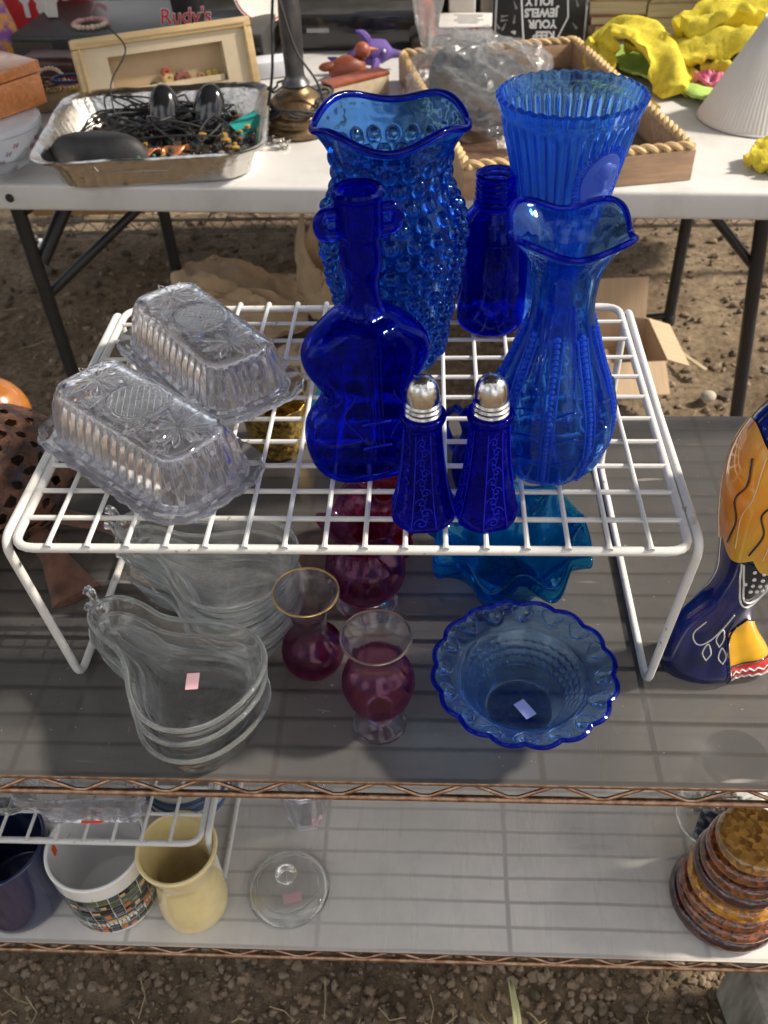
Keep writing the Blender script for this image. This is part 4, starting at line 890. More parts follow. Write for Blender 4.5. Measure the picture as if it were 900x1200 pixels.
# irregular cells: keep a random set of vertices as holes
rt_ = random.Random(4); vs_ = list(bm.verts); rt_.shuffle(vs_); done = set(); holes = []
for v_ in vs_:
    if v_ in done: continue
    nb = {e.other_vert(v_) for e in v_.link_edges}
    if nb & done: continue
    done |= nb | {v_}; holes.append(v_)
bmesh.ops.dissolve_verts(bm, verts=holes)
big = [f for f in bm.faces if len(f.verts) > 4]; 
bmesh.ops.inset_individual(bm, faces=big, thickness=.008, depth=-.0)
bmesh.ops.delete(bm, geom=big, context='FACES_ONLY')
for v_ in bm.verts: v_.co = Vector((v_.co.x*.074, v_.co.y*.080, .050+v_.co.z*.050))
me = bpy.data.meshes.new('openwork_shell'); bm.to_mesh(me); bm.free(); me.materials.append(WOODD)
for p_ in me.polygons: p_.use_smooth = True
ob = bpy.data.objects.new('openwork_shell', me); COL.objects.link(ob); ob.parent = t
so_ = ob.modifiers.new('thick', 'SOLIDIFY'); so_.thickness = .0018; so_.offset = -1
MB().ball((0, 0, .048), .052, 24, (1, 1.05, .68)).build('inner_core', pm('dark_core', (.05, .022, .012), .6, var=.3), t)
MB().ball((-.022, .080, .056), .036, 28, (1, .9, 1)).build('head', pm('polished_orange_wood', (.38, .135, .025), .2, var=.15, vscale=12, stretch=(1, 1, 6), bump=.05, coat=.4), t)
BRN = pm('wood_flipper', (.12, .055, .035), .6, var=.35, vscale=60, bump=.5, bscale=150)
def blade(pts, wd, th, name, mat):
    P = sm(pts, 16); A = []
    for i, p in enumerate(P):
        d = P[min(i+1, 15)]-P[max(i-1, 0)]; d /= np.linalg.norm(d); nrm_ = np.array([-d[1], d[0], 0]); nrm_ /= np.linalg.norm(nrm_)+1e-9
        w_ = np.interp(i/15, np.linspace(0, 1, len(wd)), wd); A.append([p+nrm_*w_*math.cos(q)+np.array([0, 0, 1])*th*math.sin(q)*(1 if 0 < i < 15 else .7) for q in np.linspace(0, 2*PI, 14, endpoint=False)])
    return MB().grid(np.array(A), True, True, True).build(name, mat, t)
blade([(.030, -.030, .030), (.058, -.048, .022), (.074, -.066, .012), (.094, -.092, .007)], [.010, .011, .010, .015, .020], .006, 'flipper', BRN)
blade([(.040, -.020, .045), (.066, -.022, .028), (.100, -.018, .014), (.120, -.022, .008)], [.009, .009, .008, .010], .005, 'flipper', BRN)
blade([(-.020, -.050, .030), (-.045, -.082, .020), (-.080, -.098, .012)], [.010, .012, .010], .007, 'flipper', BRN)
blade([(.0, -.06, .02), (.012, -.085, .012), (.004, -.105, .008)], [.010, .012, .006], .006, 'tail', BRN)

# painted ceramic bird
t = thing('painted_bird', 'hand-painted glossy ceramic bird with orange scalloped wing and navy tail, right of the rack', 'figurine', (.2520, .040, S))
NAVY = pm('navy_paint', (.010, .018, .16), .08, var=.5, vscale=25, bump=.03, coat=1, col2=(.004, .006, .05)); ORP = pm('orange_paint', (.85, .27, .02), .1, var=.1, vscale=28, bump=.03, coat=1, col2=(.80, .48, .04), stretch=(1, 1, .4))
WHT = pm('white_paint', (.75, .74, .70), .1, bump=.02, coat=1); BLK = pm('black_paint', (.008, .008, .015), .1, bump=0, coat=1, var=.2); YEL = pm('yellow_paint', (.88, .45, .02), .1, var=.12, coat=1, bump=.02); REDP = pm('red_paint', (.60, .035, .03), .1, coat=1, bump=.02); PLM = pm('plum_paint', (.05, .01, .045), .1, coat=1, bump=.02, var=.4)
sec = [(.000, .004, .030, .020), (.010, .004, .034, .024), (.025, .000, .030, .022), (.045, -.004, .022, .018), (.070, -.004, .0165, .0165), (.090, -.001, .0165, .0175), (.115, .004, .024, .025), (.145, .010, .034, .033), (.170, .013, .039, .037), (.190, .014, .039, .036), (.210, .014, .034, .031), (.225, .014, .026, .025), (.240, .014, .021, .021), (.255, .014, .023, .024), (.275, .014, .024, .026), (.292, .014, .018, .019), (.300, .014, .004, .004)]
ss = sm(sec, 70)
def bsec(th, s, off=0, lobes=True):
    z, c, rx, ry = s; sp_ = np.interp(z, [0, .05, .075], [1, .8, 0]) if lobes else 0
    k = 1-.32*sp_*np.maximum(0, np.cos(th+PI*.38))**6
    return (c+(rx+off)*k*np.cos(th)-.012*sp_*np.maximum(0, -np.cos(th)), (ry+off)*k*np.sin(th), np.full_like(th, z))
th = np.linspace(0, 2*PI, 72, endpoint=False)
MB().grid(np.array([np.stack(bsec(th, s), -1) for s in ss]), True, True, True).build('body', NAVY, t)
def at_z(z): return tuple(np.interp(z, ss[:, 0], ss[:, i]) for i in range(4))
def patch(name, a0, a1, z0f, z1f, off, mat, nu=26, nv=26):
    A = []
    for v_ in np.linspace(0, 1, nv):
        row = []
        for u in np.linspace(0, 1, nu):
            a = a0+(a1-a0)*u; z0, z1 = z0f(u), z1f(u); z = z0+(z1-z0)*v_
            p = bsec(np.array([a]), at_z(z), off*math.sin(PI*min(max(u, .02), .98))**.25*math.sin(PI*min(max(v_, .03), .97))**.3); row.append((p[0][0], p[1][0], p[2][0]))
        A.append(row)
    return MB().grid(np.array(A), False).build(name, mat, t)
def line(name, pts, off, r, mat):
    P = []
    for a, z in sm(pts, 30): p = bsec(np.array([a]), at_z(z), off); P.append((p[0][0], p[1][0], p[2][0]))
    return MB().tube(P, r, 6).build(name, mat, t)
A0, A1 = -PI-.55, -.15
patch('wing', A0, A1, lambda u: .124+.010*(1-abs(math.sin(u*PI*4.5)))-.01*u, lambda u: .205+.008*math.sin(u*9), .0035, ORP, 80, 26)
for q in (-2.7, -2.25, -1.75, -1.2): line('feather_line', [(q, .200), (q+.10, .185), (q-.02, .170), (q+.10, .155), (q+.03, .135)], .0038, .0006, BLK)
for q in (-2.5, -2.0, -1.5): line('feather_line', [(q, .205), (q+.05, .18), (q-.04, .16), (q+.02, .135)], .0038, .00035, pm('pale_line', (.8, .6, .35), .3, bump=0))
patch('dotted_patch', -2.25, -.55, lambda u: .118-.034*math.sin(PI*u)**.7, lambda u: .124, .0012, BLK, 30, 14)
for off_ in (0, .004): line('patch_border', [(-2.28+off_*12, .122), (-2.1+off_*10, .104+off_), (-1.65, .086+off_*1.0-.003), (-1.1, .084+off_-.003), (-.7, .1)], .0016, .0007, WHT)
mb = MB()
for i in range(7):
    for j in range(4):
        a = -1.95+.2*i+(.1 if j % 2 else 0); z = .119-j*.0075
        if z < .122-.030*math.sin(PI*(a+2.25)/1.7)**.7: continue
        p = bsec(np.array([a]), at_z(z), .0016); mb.ball((p[0][0], p[1][0], p[2][0]), .0014, 8, (1, .6, 1))
mb.build('white_dots', WHT, t)
patch('chest', -1.35, -.2, lambda u: .188-.022*math.sin(PI*u), lambda u: .238, .0045, WHT, 20, 20)
line('chest_outline', [(-1.37, .225), (-1.30, .190), (-1.0, .170), (-.6, .167), (-.3, .18)], .0052, .0009, BLK)
patch('head_feathers', -PI-.9, -.9, lambda u: .232+.008*abs(math.sin(u*14)), lambda u: .292, .002, PLM, 50, 16)
patch('yellow_foot', -1.50, -.15, lambda u: .020, lambda u: .060-.02*abs(u-.5), .0022, YEL, 24, 16)
patch('red_tip', -1.52, -.15, lambda u: .002, lambda u: .0195+.002*u, .0024, REDP, 24, 10)
for zz in (.006, .013):
    line('white_zigzag', [(-1.48+.1*i, zz+(.0025 if i % 2 else 0)) for i in range(14)], .0028, .0006, WHT)
line('foot_outline', [(-1.53, .001), (-1.53, .02), (-1.50, .045), (-1.35, .058)], .0026, .0007, BLK)
line('foot_outline', [(-1.50, .0200), (-1.0, .0215), (-.3, .022)], .0030, .0006, BLK)
for q in range(5): 
    p0 = -1.70+.02*q
for (a, z, s_) in [(-1.72, .046, .8), (-1.66, .030, .7), (-1.95, .034, .7)]:
    line('white_leaf', [(a, z-.009*s_), (a-.11*s_, z), (a, z+.011*s_), (a+.11*s_, z), (a, z-.009*s_)], .0006, .0005, WHT)
line('white_curl', [(-2.25, .060), (-2.33, .048), (-2.15, .040), (-1.9, .046), (-1.72, .058), (-1.60, .070)], .0006, .0005, WHT)
# ============================================================ WHITE FOLDING TABLE
TZ = TT; RZT = math.radians(-3.5)
PLAST = pm('table_plastic', (.60, .59, .58), .42, var=.05, col2=(.50, .485, .46), detail=9, vs=(.30, .52), vscale=11, bump=.12, bscale=500); BLKM = pm('black_metal', (.018, .018, .02), .4, var=.2, bump=.1)
tb = thing('folding_table', 'white plastic folding table with black steel legs, covered in bric-a-brac', 'table', (-.04, .934, 0), RZT)
MB().box((0, .385, TZ-.021), (1.86, .77, .042)).build('tabletop', PLAST, tb, bevel=.006, seg=3)
def leg(p0, p1, r=.0125, name='leg', mat=None): return MB().tube([p0, p1], r, 14).build(name, mat or BLKM, tb)
def L2(x, y, z):       # world to table-local
    c, s = math.cos(-RZT), math.sin(-RZT); dx, dy = x+.04, y-.934; return (dx*c-dy*s, dx*s+dy*c, z)
for (a, b_) in [((-.655, 1.10, TZ-.04), (-.640, 1.10, 0)), ((-.530, 1.50, TZ-.04), (-.520, 1.50, 0)), ((.588, 1.10, TZ-.04), (.645, 1.10, 0)), ((.585, 1.50, TZ-.04), (.590, 1.50, 0))]:
    q = leg(L2(*a), L2(*b_)); MB().lathe([(.014, 0), (.015, .003), (.015, .02), (.0130, .024)], 14, L2(b_[0], b_[1], .0)).build('foot_cap', pm('rubber', (.02, .02, .02), .8), q)
leg(L2(-.645, 1.11, .30), L2(-.35, 1.25, TZ-.045), .0085, 'brace'); leg(L2(-.645, 1.11, .36), L2(-.555, 1.22, TZ-.05), .013, 'brace')
leg(L2(.615, 1.11, .33), L2(.44, 1.13, TZ-.045), .0085, 'brace'); leg(L2(-.645, 1.10, .46), L2(-.53, 1.5, .46), .009, 'brace'); leg(L2(.60, 1.10, .46), L2(.588, 1.5, .46), .009, 'brace')
leg(L2(-.52, 1.5, .02), L2(-.38, 1.5, .012), .008, 'foot_bar'); leg(L2(.59, 1.5, .02), L2(.50, 1.5, .012), .008, 'foot_bar')
MB().lathe([(.006, 0), (.007, .001), (.005, .003), (.0005, .003)], 14, L2(-.598, .9676, TZ-.021), axis=(0, -1, 0)).build('rivet', BLKM, tb)
TZ += .0008

# ============================================================ REAR WHEELED SHELVING
ru = thing('rear_shelving', 'dusty chrome wire shelving on caster wheels standing behind the white table', 'shelving', (0, 0, 0))
CHR = pm('dusty_chrome', (.22, .19, .16), .5, metal=.7, var=.3, vscale=60, bump=.3); CHB = pm('bright_chrome', (.6, .6, .6), .25, metal=1, var=.1)
wire_shelf(.145, 1.76, 2.15, -1.0, 1.02, ru, CHR, CHR, .05, .03, .05, (-.5, 0, .5), .004)
wire_shelf(.545, 1.76, 2.15, -1.0, 1.02, ru, CHR, CHR, .05, .03, .05, (-.5, 0, .5), .004)
for x, y in ((-.965, 1.775), (1.0, 1.775), (-.965, 2.13), (1.0, 2.13)):
    MB().tube([(x, y, .11), (x, y, .95)], .0125, 14).build('post', CHB, ru)
    MB().lathe([(.013, .08), (.020, .085), (.020, .10), (.013, .112)], 16, (x, y, 0)).build('caster_stem', CHB, ru)
    cx_ = x+.02; 
    c_ = MB().lathe([(.030, -.013), (.040, -.011), (.042, 0), (.040, .011), (.030, .013)], 28, (cx_, y-.01, .042), axis=(.85, .5, 0)).build('caster_wheel', pm('grey_rubber', (.18, .17, .16), .6, var=.2), ru)
    MB().lathe([(.012, -.016), (.012, .016)], 14, (cx_, y-.01, .042), axis=(.85, .5, 0)).build('wheel_hub', CHB, c_)
    mb = MB(); mb.box((cx_, y-.005, .075), (.03, .04, .025), .5); mb.build('caster_fork', CHB, ru, bevel=.003)
CARD = pm('cardboard', (.40, .27, .16), .85, var=.1, vscale=30, bump=.3, stretch=(1, 1, .15)); CARDO = pm('orange_cardboard', (.42, .22, .09), .8, var=.15, bump=.2)
def simple(name, label, cat, c, d, mat, rz=0, bevel=.004, group=None):
    o = MB().box((0, 0, d[2]/2), d).build(name, mat, bevel=bevel); o.location = c; o.rotation_euler = (0, 0, rz); tag(o, label, cat, group); return o
def carton(name, label, c, d, mat, rz=0, tape=None):
    t = thing(name, label, 'box', c, rz); x, y, z = d
    MB().box((0, 0, z/2), (x, y, z)).build('carton', mat, t, bevel=.002)
    for s in (-1, 1): MB().box((0, s*y/4, z+.0012), (x*.99, y/2-.002, .002)).build('flap', mat, t)
    MB().box((0, 0, z+.0028), (x, .045, .0006)).build('tape', tape or pm('packing_tape', (.45, .33, .2), .3, bump=.05), t)
    return t
carton('cardboard_box', 'flat orange-brown cardboard box on the rear lower shelf, far left', (-.80, 1.92, .151), (.28, .28, .10), CARDO)
carton('cardboard_box', 'tan cardboard box on the rear lower shelf, behind the left table legs', (-.57, 1.93, .151), (.15, .26, .09), CARD, .1)
def bin_(label, c, d, mat, lidm):
    t = thing('storage_bin', label, 'storage bin', c, 0, 'plastic storage bins under the table'); x, y, z = d
    MB().box((0, 0, z/2), (x, y, z), taper=1.05).build('tub', mat, t, bevel=.012); MB().box((0, 0, z+.007), (x*1.07, y*1.07, .014)).build('lid', lidm, t, bevel=.004)
    for s in (-1, 1): MB().box((s*x*.545, 0, z+.002), (.012, .06, .03)).build('latch', lidm, t, bevel=.003)
GRB = pm('grey_bin', (.06, .065, .07), .4, var=.2); LVL = pm('lavender_lid', (.30, .31, .42), .4, var=.1); DKB = pm('dark_bin', (.02, .022, .028), .45, var=.3)
bin_('grey plastic storage bin with lavender lid on the rear lower shelf', (-.33, 1.94, .151), (.26, .28, .085), GRB, LVL)
bin_('dark plastic storage bin on the rear lower shelf near the middle', (-.02, 1.94, .151), (.26, .28, .11), DKB, GRB)
bin_('black plastic storage bin on the rear lower shelf, right of the middle', (.28, 1.95, .151), (.24, .28, .13), DKB, DKB)
# frying pan with curved handle, cables, loose papers on the right
t = thing('black_pan', 'black pan with a curved handle lying on the rear lower shelf at right', 'pan', (.50, 1.90, .151), 0)
mb = MB(); vessel(mb, [(.08, 0), (.085, .002), (.10, .03), (.105, .045)], .003, .004, n=40, no=16); mb.build('pan_body', BLKM, t)
MB().tube([(-.02, -.10, .035), (.03, -.13, .025), (.08, -.14, .05), (.10, -.12, .09)], .008, 8).build('handle', BLKM, t)
def crumple(nx, ny, w_, h_, amp, seed, curl=0., freq=3.): 
    A = np.zeros((ny, nx, 3))
    for j in range(ny):
        for i in range(nx):
            u, v_ = i/(nx-1)-.5, j/(ny-1)-.5; A[j, i] = (u*w_, v_*h_, amp*nz(u*freq, v_*freq, 1.3, seed)+curl*(u*u+v_*v_))
    return A
def sheet(name, A, mat, parent=None, thick=.0008, loc=None, rz=0, rot=None, subs=0):
    o = MB().grid(A, False).build(name, mat, parent, angle=80); m_ = o.modifiers.new('thick', 'SOLIDIFY'); m_.thickness = thick
    if loc is not None: o.location = loc
    o.rotation_euler = rot if rot else (0, 0, rz)
    return o
PAP = pm('paper', (.66, .63, .58), .8, var=.06, bump=.1)
for i, (x, y, z, r, lb) in enumerate([(.80, 1.88, .165, (.5, .15, .3), 'creased white paper sheet hanging on the rear lower shelf, right side'), (.89, 1.93, .172, (.75, -.3, -.2), 'folded white paper leaning at the far right of the rear lower shelf')]):
    o = sheet('paper_sheet', crumple(14, 14, .17, .14, .03, i*3.+1, .3), PAP, None, .001, (x, y, z+.05), 0, r); tag(o, lb, 'paper')
t = thing('cable_coil', 'tangled black cable coil on the rear lower shelf near the right table leg', 'cable', (.66, 1.86, .17))
rc = np.random.RandomState(9)
for k in range(5):
    P = [((.05+.012*k)*math.cos(a)+rc.uniform(-.004, .004), .04*math.sin(a), .03+.03*math.sin(a*1.3+k)) for a in np.linspace(0, 2*PI, 28, endpoint=False)]
    MB().tube(P, .004, 7, closed=True).build('cable', pm('black_rubber', (.015, .015, .015), .5), t)

# ============================================================ ON THE GROUND UNDER THE TABLE
KRAFT = pm('kraft_paper', (.50, .36, .22), .8, var=.12, vscale=18, bump=.25, bscale=60)
t = thing('paper_bag', 'crumpled brown kraft paper bag lying open on the ground under the table', 'paper bag', (-.36, 1.50, .0), .25)
mb = MB()
n = 40; rg = []
for i, (x, w_, h_) in enumerate([(-.17, .07, .085), (-.165, .075, .095), (-.10, .08, .10), (-.03, .075, .085), (.04, .085, .065), (.09, .08, .05), (.12, .05, .03)]):
    row = []
    for k in range(n):
        a = 2*PI*k/n; c, s = math.cos(a), math.sin(a); sx = np.sign(c)*abs(c)**.5*w_; sz = (np.sign(s)*abs(s)**.5*.5+.5)*h_*1.6
        q = .03*nz(a*1.6, x*14, 1, 2.2+i*.7); row.append((x+q*.5, sx*(1+q*4), max(.003, sz*(1+q*5))))
    rg.append(row)
A = np.array(rg); A = np.array([sm(A[:, k], 36) for k in range(n)]).transpose(1, 0, 2)
for i in range(36):
    for k in range(n): A[i, k, 2] = max(.004, A[i, k, 2]+.013*nz(A[i, k, 0]*22, k*.5, 1, 5)); A[i, k, 1] += .012*nz(A[i, k, 0]*18, k*.45, 1, 8)
ob = MB().grid(A, True).build('bag_body', KRAFT, t, angle=25); s_ = ob.modifiers.new('thick', 'SOLIDIFY'); s_.thickness = .001
for i in range(3): 
    o = sheet('torn_strip', crumple(12, 22, .05+.012*i, .22, .03, 4.+i*2, .4, 4), KRAFT, t, .001, (.12+.05*i, -.07-.04*i, .06), rot=(.3, .3-.3*i, .5+.5*i))
t = thing('crumpled_packing', 'twisted tan packing paper with a cyan carton end, under the back of the rack', 'packing paper', (-.20, 1.24, 0), .4)
for i in range(5):
    P = sm([(rc.uniform(-.05, .05), -.10+.01*i, .02), (rc.uniform(-.04, .04), -.03, .07+.01*i), (rc.uniform(-.05, .05), .05, .05), (rc.uniform(-.06, .06), .11, .03)], 24)
    mb = MB().tube(P, [.017+.008*math.sin(j*1.1+i) for j in range(24)], 9); mb.build('paper_twist', pm('packing_paper', (.46, .37, .27), .8, var=.12, bump=.3, bscale=80), t, angle=30)
simple('cyan_carton', 'bright cyan carton end standing on the ground beside the packing paper', 'carton', (-.172, 1.09, 0), (.035, .12, .07), pm('cyan_print', (.02, .36, .62), .5, var=.1), -.25)
# open cardboard box
t = thing('open_box', 'small open cardboard box with raised flaps on the sunlit ground behind the rack', 'box', (.425, 1.30, .002), .06); t.scale = (.86, .86, .86)
CB_ = pm('corrugated_card', (.50, .36, .23), .85, var=.07, vscale=14, bump=.35, bscale=40, stretch=(6, .3, .3)); x, y, h, w_ = .11, .10, .085, .003
for nme, c, d in (('bottom', (0, 0, .002), (2*x, 2*y, w_)), ('side', (-x, 0, h/2+.002), (w_, 2*y, h)), ('side', (x, 0, h/2+.002), (w_, 2*y, h)), ('side', (0, -y-.002, h/2+.002), (2*x, w_, h)), ('side', (0, y+.002, h/2+.002), (2*x, w_, h))):
    MB().box(c, d).build(nme, CB_, t)
def flap(px_, py_, wx, wy, rot):
    o = MB().box((0, wy/2, 0), (wx, wy, w_)).build('flap', CB_, t); o.location = (px_, py_, h+.004); o.rotation_euler = rot
flap(0, y, .21, .10, (1.25, 0, 0)); flap(x, 0, .19, .06, (-.35, 0, -PI/2)); flap(-x, 0, .19, .09, (-.5, 0, PI/2)); flap(0, -y, .21, .085, (-2.6+PI/1.0*0, 0, 0))
# dark spotted stone
o = MB().ball((0, 0, .006), .016, 14, (1, .8, .8)).build('pale_stone', pm('pale_stone', (.45, .4, .33), .9, var=.2, bump=.5)); o.location = (.615, 1.20, 0); tag(o, 'pale fist-sized stone on the dirt beside the right front table leg', 'stone')
t = thing('wood_strip', 'thin flat strip of pale bamboo lying on the dirt at right', 'wood strip', (.585, 1.36, .014), -1.05)
MB().box((0, 0, 0), (.17, .010, .003)).build('strip', pm('bamboo', (.42, .33, .2), .7, stretch=(.2, 4, 4)), t, bevel=.001)

# ============================================================ ON THE TABLE
FOIL = pm('foil', (.60, .58, .55), .22, metal=1, var=.1, vscale=80, bump=1., bscale=75)
t = thing('foil_pan', 'rectangular aluminium foil roasting pan holding sunglasses, cables and trinkets', 'foil pan', (-.380, 1.088, TZ), math.radians(6))
n = 240; c1 = resample(rrect(.335, .315, .05, 12), n); ph = np.arange(n); rg = []
cr = np.abs(np.sin(ph*PI*60/n)); 
for z, k, f in [(.001, .84, 0), (.004, .86, .2), (.012, .875, 1), (.030, .92, 1), (.042, .955, 1), (.046, .965, .3), (.0465, 1.03, .5), (.050, 1.045, .4), (.052, 1.035, .3), (.050, 1.0, .3), (.0455, .962, .3)]:
    jj = np.array([nz(p[0]*14, p[1]*14, 1, z*90) for p in c1]); rg.append(np.c_[c1*(k+.010*f*(cr-.5)+.008*jj*f)[:, None], z+.002*jj*(z > .045)])
for z, k, f in [(.030, .915, 1), (.010, .868, .8), (.003, .84, 0), (.0025, .5, 0), (.0025, .1, 0)]: rg.append(np.c_[c1*(k+.010*f*(cr-.5))[:, None], np.full(n, z)])
MB().grid(np.array(rg), True, True, True).build('pan', FOIL, t, angle=25)
MB().tube([(-.075, -.160, .042), (-.07, -.160, .034), (.03, -.160, .032), (.038, -.160, .042)], .0016, 6).build('wire_handle', CHB, t)
GBLK = pm('glossy_black', (.012, .012, .014), .12, var=.3, bump=.05, coat=.3); MBLK = pm('soft_black', (.02, .02, .022), .55, var=.3, bump=.3, bscale=400)
px0, py0, pz0 = -.372, 1.085, TZ+.006
def hood(name, label, cat, c, s, mat, rz=0, tilt=(0, 0)):
    A = []
    for i in range(14):
        a = PI/2*i/13; A.append([(s[0]*math.cos(a)**.6*np.sign(math.cos(b))*abs(math.cos(b))**.8, s[1]*math.cos(a)**.6*np.sign(math.sin(b))*abs(math.sin(b))**.8, s[2]*math.sin(a)) for b in np.linspace(0, 2*PI, 36, endpoint=False)])
    o = MB().grid(np.array(A), True, True, True).build(name, mat, None); o.location = c; o.rotation_euler = (tilt[0], tilt[1], rz); tag(o, label, cat); return o
t = thing('glasses_case', 'half-round soft black glasses case at the front left of the foil pan', 'glasses case', (px0-.085, py0-.078, pz0+.008), -.05)
A = []
for i in range(16):
    a = PI/2*i/15; A.append([(.080*math.cos(a)**.5*math.cos(b), .032*math.cos(a)**.6*math.sin(b), .046*math.sin(a)) for b in np.linspace(0, 2*PI, 36, endpoint=False)])
MB().grid(np.array(A), True, True, True).build('case', MBLK, t); MB().tube([(.0805*math.cos(b), .0325*math.sin(b), .004) for b in np.linspace(0, 2*PI, 50, endpoint=False)], .0012, 6, closed=True).build('zip', GBLK, t)
def sunlens(label, c, rz):
    t = thing('headphone_cup', label, 'ear cup', c, rz, 'black ear cups in the foil pan', rot=(1.15, .15, rz)); mb = MB(); mb.ball((0, 0, 0), .035, 24, (.75, 1.3, .55)); mb.build('shell', GBLK, t)
    MB().lathe([(.019, -.006), (.021, -.004), (.021, .001)], 24, (0, 0, -.008)).build('ear_pad', MBLK, t)
sunlens('left glossy black oval ear cup standing in the foil pan', (px0+.000, py0+.02, pz0+.046), .35); sunlens('right glossy black oval ear cup standing in the foil pan', (px0+.070, py0+.02, pz0+.046), -.1)
t = thing('cable_tangle', 'thin black cables tangled over the middle of the foil pan', 'cable', (px0-.03, py0+.03, pz0+.01))
for k in range(14):
    P = sm([(rc.uniform(-.10, .14), rc.uniform(-.08, .08), rc.uniform(.005, .03)) for _ in range(6)], 50); P[:, 2] += .02*np.abs(np.sin(np.linspace(0, 9, 50)))
    MB().tube(P, .0016, 6).build('cable', MBLK, t)
MB().tube(sm([(-.05, -.01, .02), (-.06, .03, .07), (-.04, .08, .11), (-.07, .10, .14)], 20), .0014, 6).build('cable', MBLK, t)
TEAL = pm('teal_print', (.02, .30, .27), .5, var=.2)
o = MB().box((0, 0, 0), (.05, .035, .002)).build('teal_card', TEAL); o.location = (px0+.125, py0+.045, pz0+.022); o.rotation_euler = (.3, -.2, .7); tag(o, 'small teal card at the right end of the foil pan', 'card')
COPL = pm('copper_leaf', (.55, .20, .09), .3, metal=.6, var=.3)
for i, (dx, dy, lb) in enumerate([(-.012, -.072, 'left copper-coloured metal leaf near the front of the foil pan'), (.030, -.066, 'right copper-coloured metal leaf near the front of the foil pan')]):
    A = np.array([[(.024*u, .014*v_*math.cos(u*1.5), .006*math.cos(v_*2+u*3)) for v_ in np.linspace(-1, 1, 7)] for u in np.linspace(-1, 1, 9)])
    o = sheet('metal_leaf', A, COPL, None, .001, (px0+dx, py0+dy, pz0+.022), .3+i*.4); tag(o, lb, 'trinket')
mb = MB(); cols = [pm('bead_%d' % i, c, .25, var=.1, bump=0) for i, c in enumerate([(.02, .02, .02), (.10, .06, .04), (.35, .22, .05), (.02, .05, .14), (.3, .08, .12), (.06, .16, .13), (.22, .20, .18)])]
for i in range(420):
    mb.ball((px0+rc.uniform(-.130, .130), py0+rc.uniform(-.12, .12), pz0+rc.uniform(.0, .026)), rc.uniform(.003, .008), 6, (1, 1, .7), rc.choice([0, 0, 0, 0, 0, 1, 1, 1, 2, 3, 5, 6]))
o = mb.build('loose_trinkets', cols); tag(o, 'jumble of dark beads and small trinkets filling the foil pan', 'beads', kind='stuff')
o = MB().box((0, 0, 0), (.045, .03, .018)).build('silver_gadget', pm('satin_silver', (.5, .52, .56), .3, metal=.8), bevel=.005); o.location = (px0-.075, py0+.035, pz0+.03); o.rotation_euler = (.3, .1, .3); tag(o, 'small silver gadget among cables at the left of the foil pan', 'gadget')

# shadow box picture
PINE = pm('pale_wood', (.66, .48, .24), .45, var=.10, vscale=14, stretch=(1, 8, 8), bump=.08); MAT = pm('cream_mat', (.66, .55, .38), .8, var=.04)
YF = math.radians(25); fr = thing('shadow_box', 'pale wood shadow-box frame with dried flowers, leaning behind the foil pan', 'picture frame', (-.400, 1.292, TZ), 0, rot=(math.radians(-16), 0, YF))
W_, H_, b_w = .310, .128, .016
for c, d in (((0, 0, b_w/2), (W_, .026, b_w)), ((0, 0, H_-b_w/2), (W_, .026, b_w)), ((-W_/2+b_w/2, 0, H_/2), (b_w, .0255, H_-2*b_w)), ((W_/2-b_w/2, 0, H_/2), (b_w, .0255, H_-2*b_w))):
    fb = MB().box(c, d).build('frame_bar', PINE, fr, bevel=.003)
    MB().box((c[0]*.972, -.0142, c[2] if d[0] > d[2] else c[2]), (d[0]*.93 if d[0] > d[2] else .004, .003, .004 if d[0] > d[2] else d[2]*1.05)).build('moulding', PINE, fb, bevel=.001)
ow, oh = .20, .062; iw, ih = W_-2*b_w, H_-2*b_w
for c, d in (((0, -.004, b_w+(ih-oh)/4), (iw, .003, (ih-oh)/2)), ((0, -.004, H_-b_w-(ih-oh)/4), (iw, .003, (ih-oh)/2)), ((-(iw+ow)/4, -.004, H_/2), ((iw-ow)/2, .003, oh)), (((iw+ow)/4, -.004, H_/2), ((iw-ow)/2, .003, oh))):
    MB().box(c, d).build('mat_board', MAT, fr)
MB().box((0, .024, H_/2), (ow+.01, .002, oh+.01)).build('backing', pm('tan_backing', (.55, .40, .24), .8, var=.12, vscale=6), fr)
for s in (-1, 1): MB().box((s*(ow/2+.002), .010, H_/2), (.003, .026, oh+.004)).build('inner_wall', MAT, fr); MB().box((0, .010, H_/2+s*(oh/2+.002)), (ow+.006, .026, .003)).build('inner_wall', MAT, fr)
FL = [((-.005, .012, .072), .010, (.45, .10, .06)), ((-.003, .012, .062), .011, (.62, .45, .2)), ((.022, .012, .058), .017, (.25, .10, .08)), ((-.03, .012, .052), .010, (.04, .07, .03)), ((-.045, .012, .050), .008, (.05, .08, .04)), ((.055, .012, .058), .008, (.40, .22, .1)), ((.070, .012, .060), .006, (.5, .38, .06)), ((.082, .012, .061), .006, (.5, .38, .06)), ((-.018, .012, .05), .009, (.6, .55, .35))]
for i, (c, r, col) in enumerate(FL):
    mb = MB()
    for k in range(9): a = k*.7; mb.ball((c[0]+r*.55*math.cos(a), c[1], c[2]-.012+r*.45*math.sin(a)), r*.42, 6)
    mb.build('dried_flower', pm('flower_%d' % i, col, .8, var=.25, bump=.3), fr)
MB().box((0, .012, H_/2-oh/2+.006), (ow-.01, .02, .010)).build('ledge', MAT, fr)

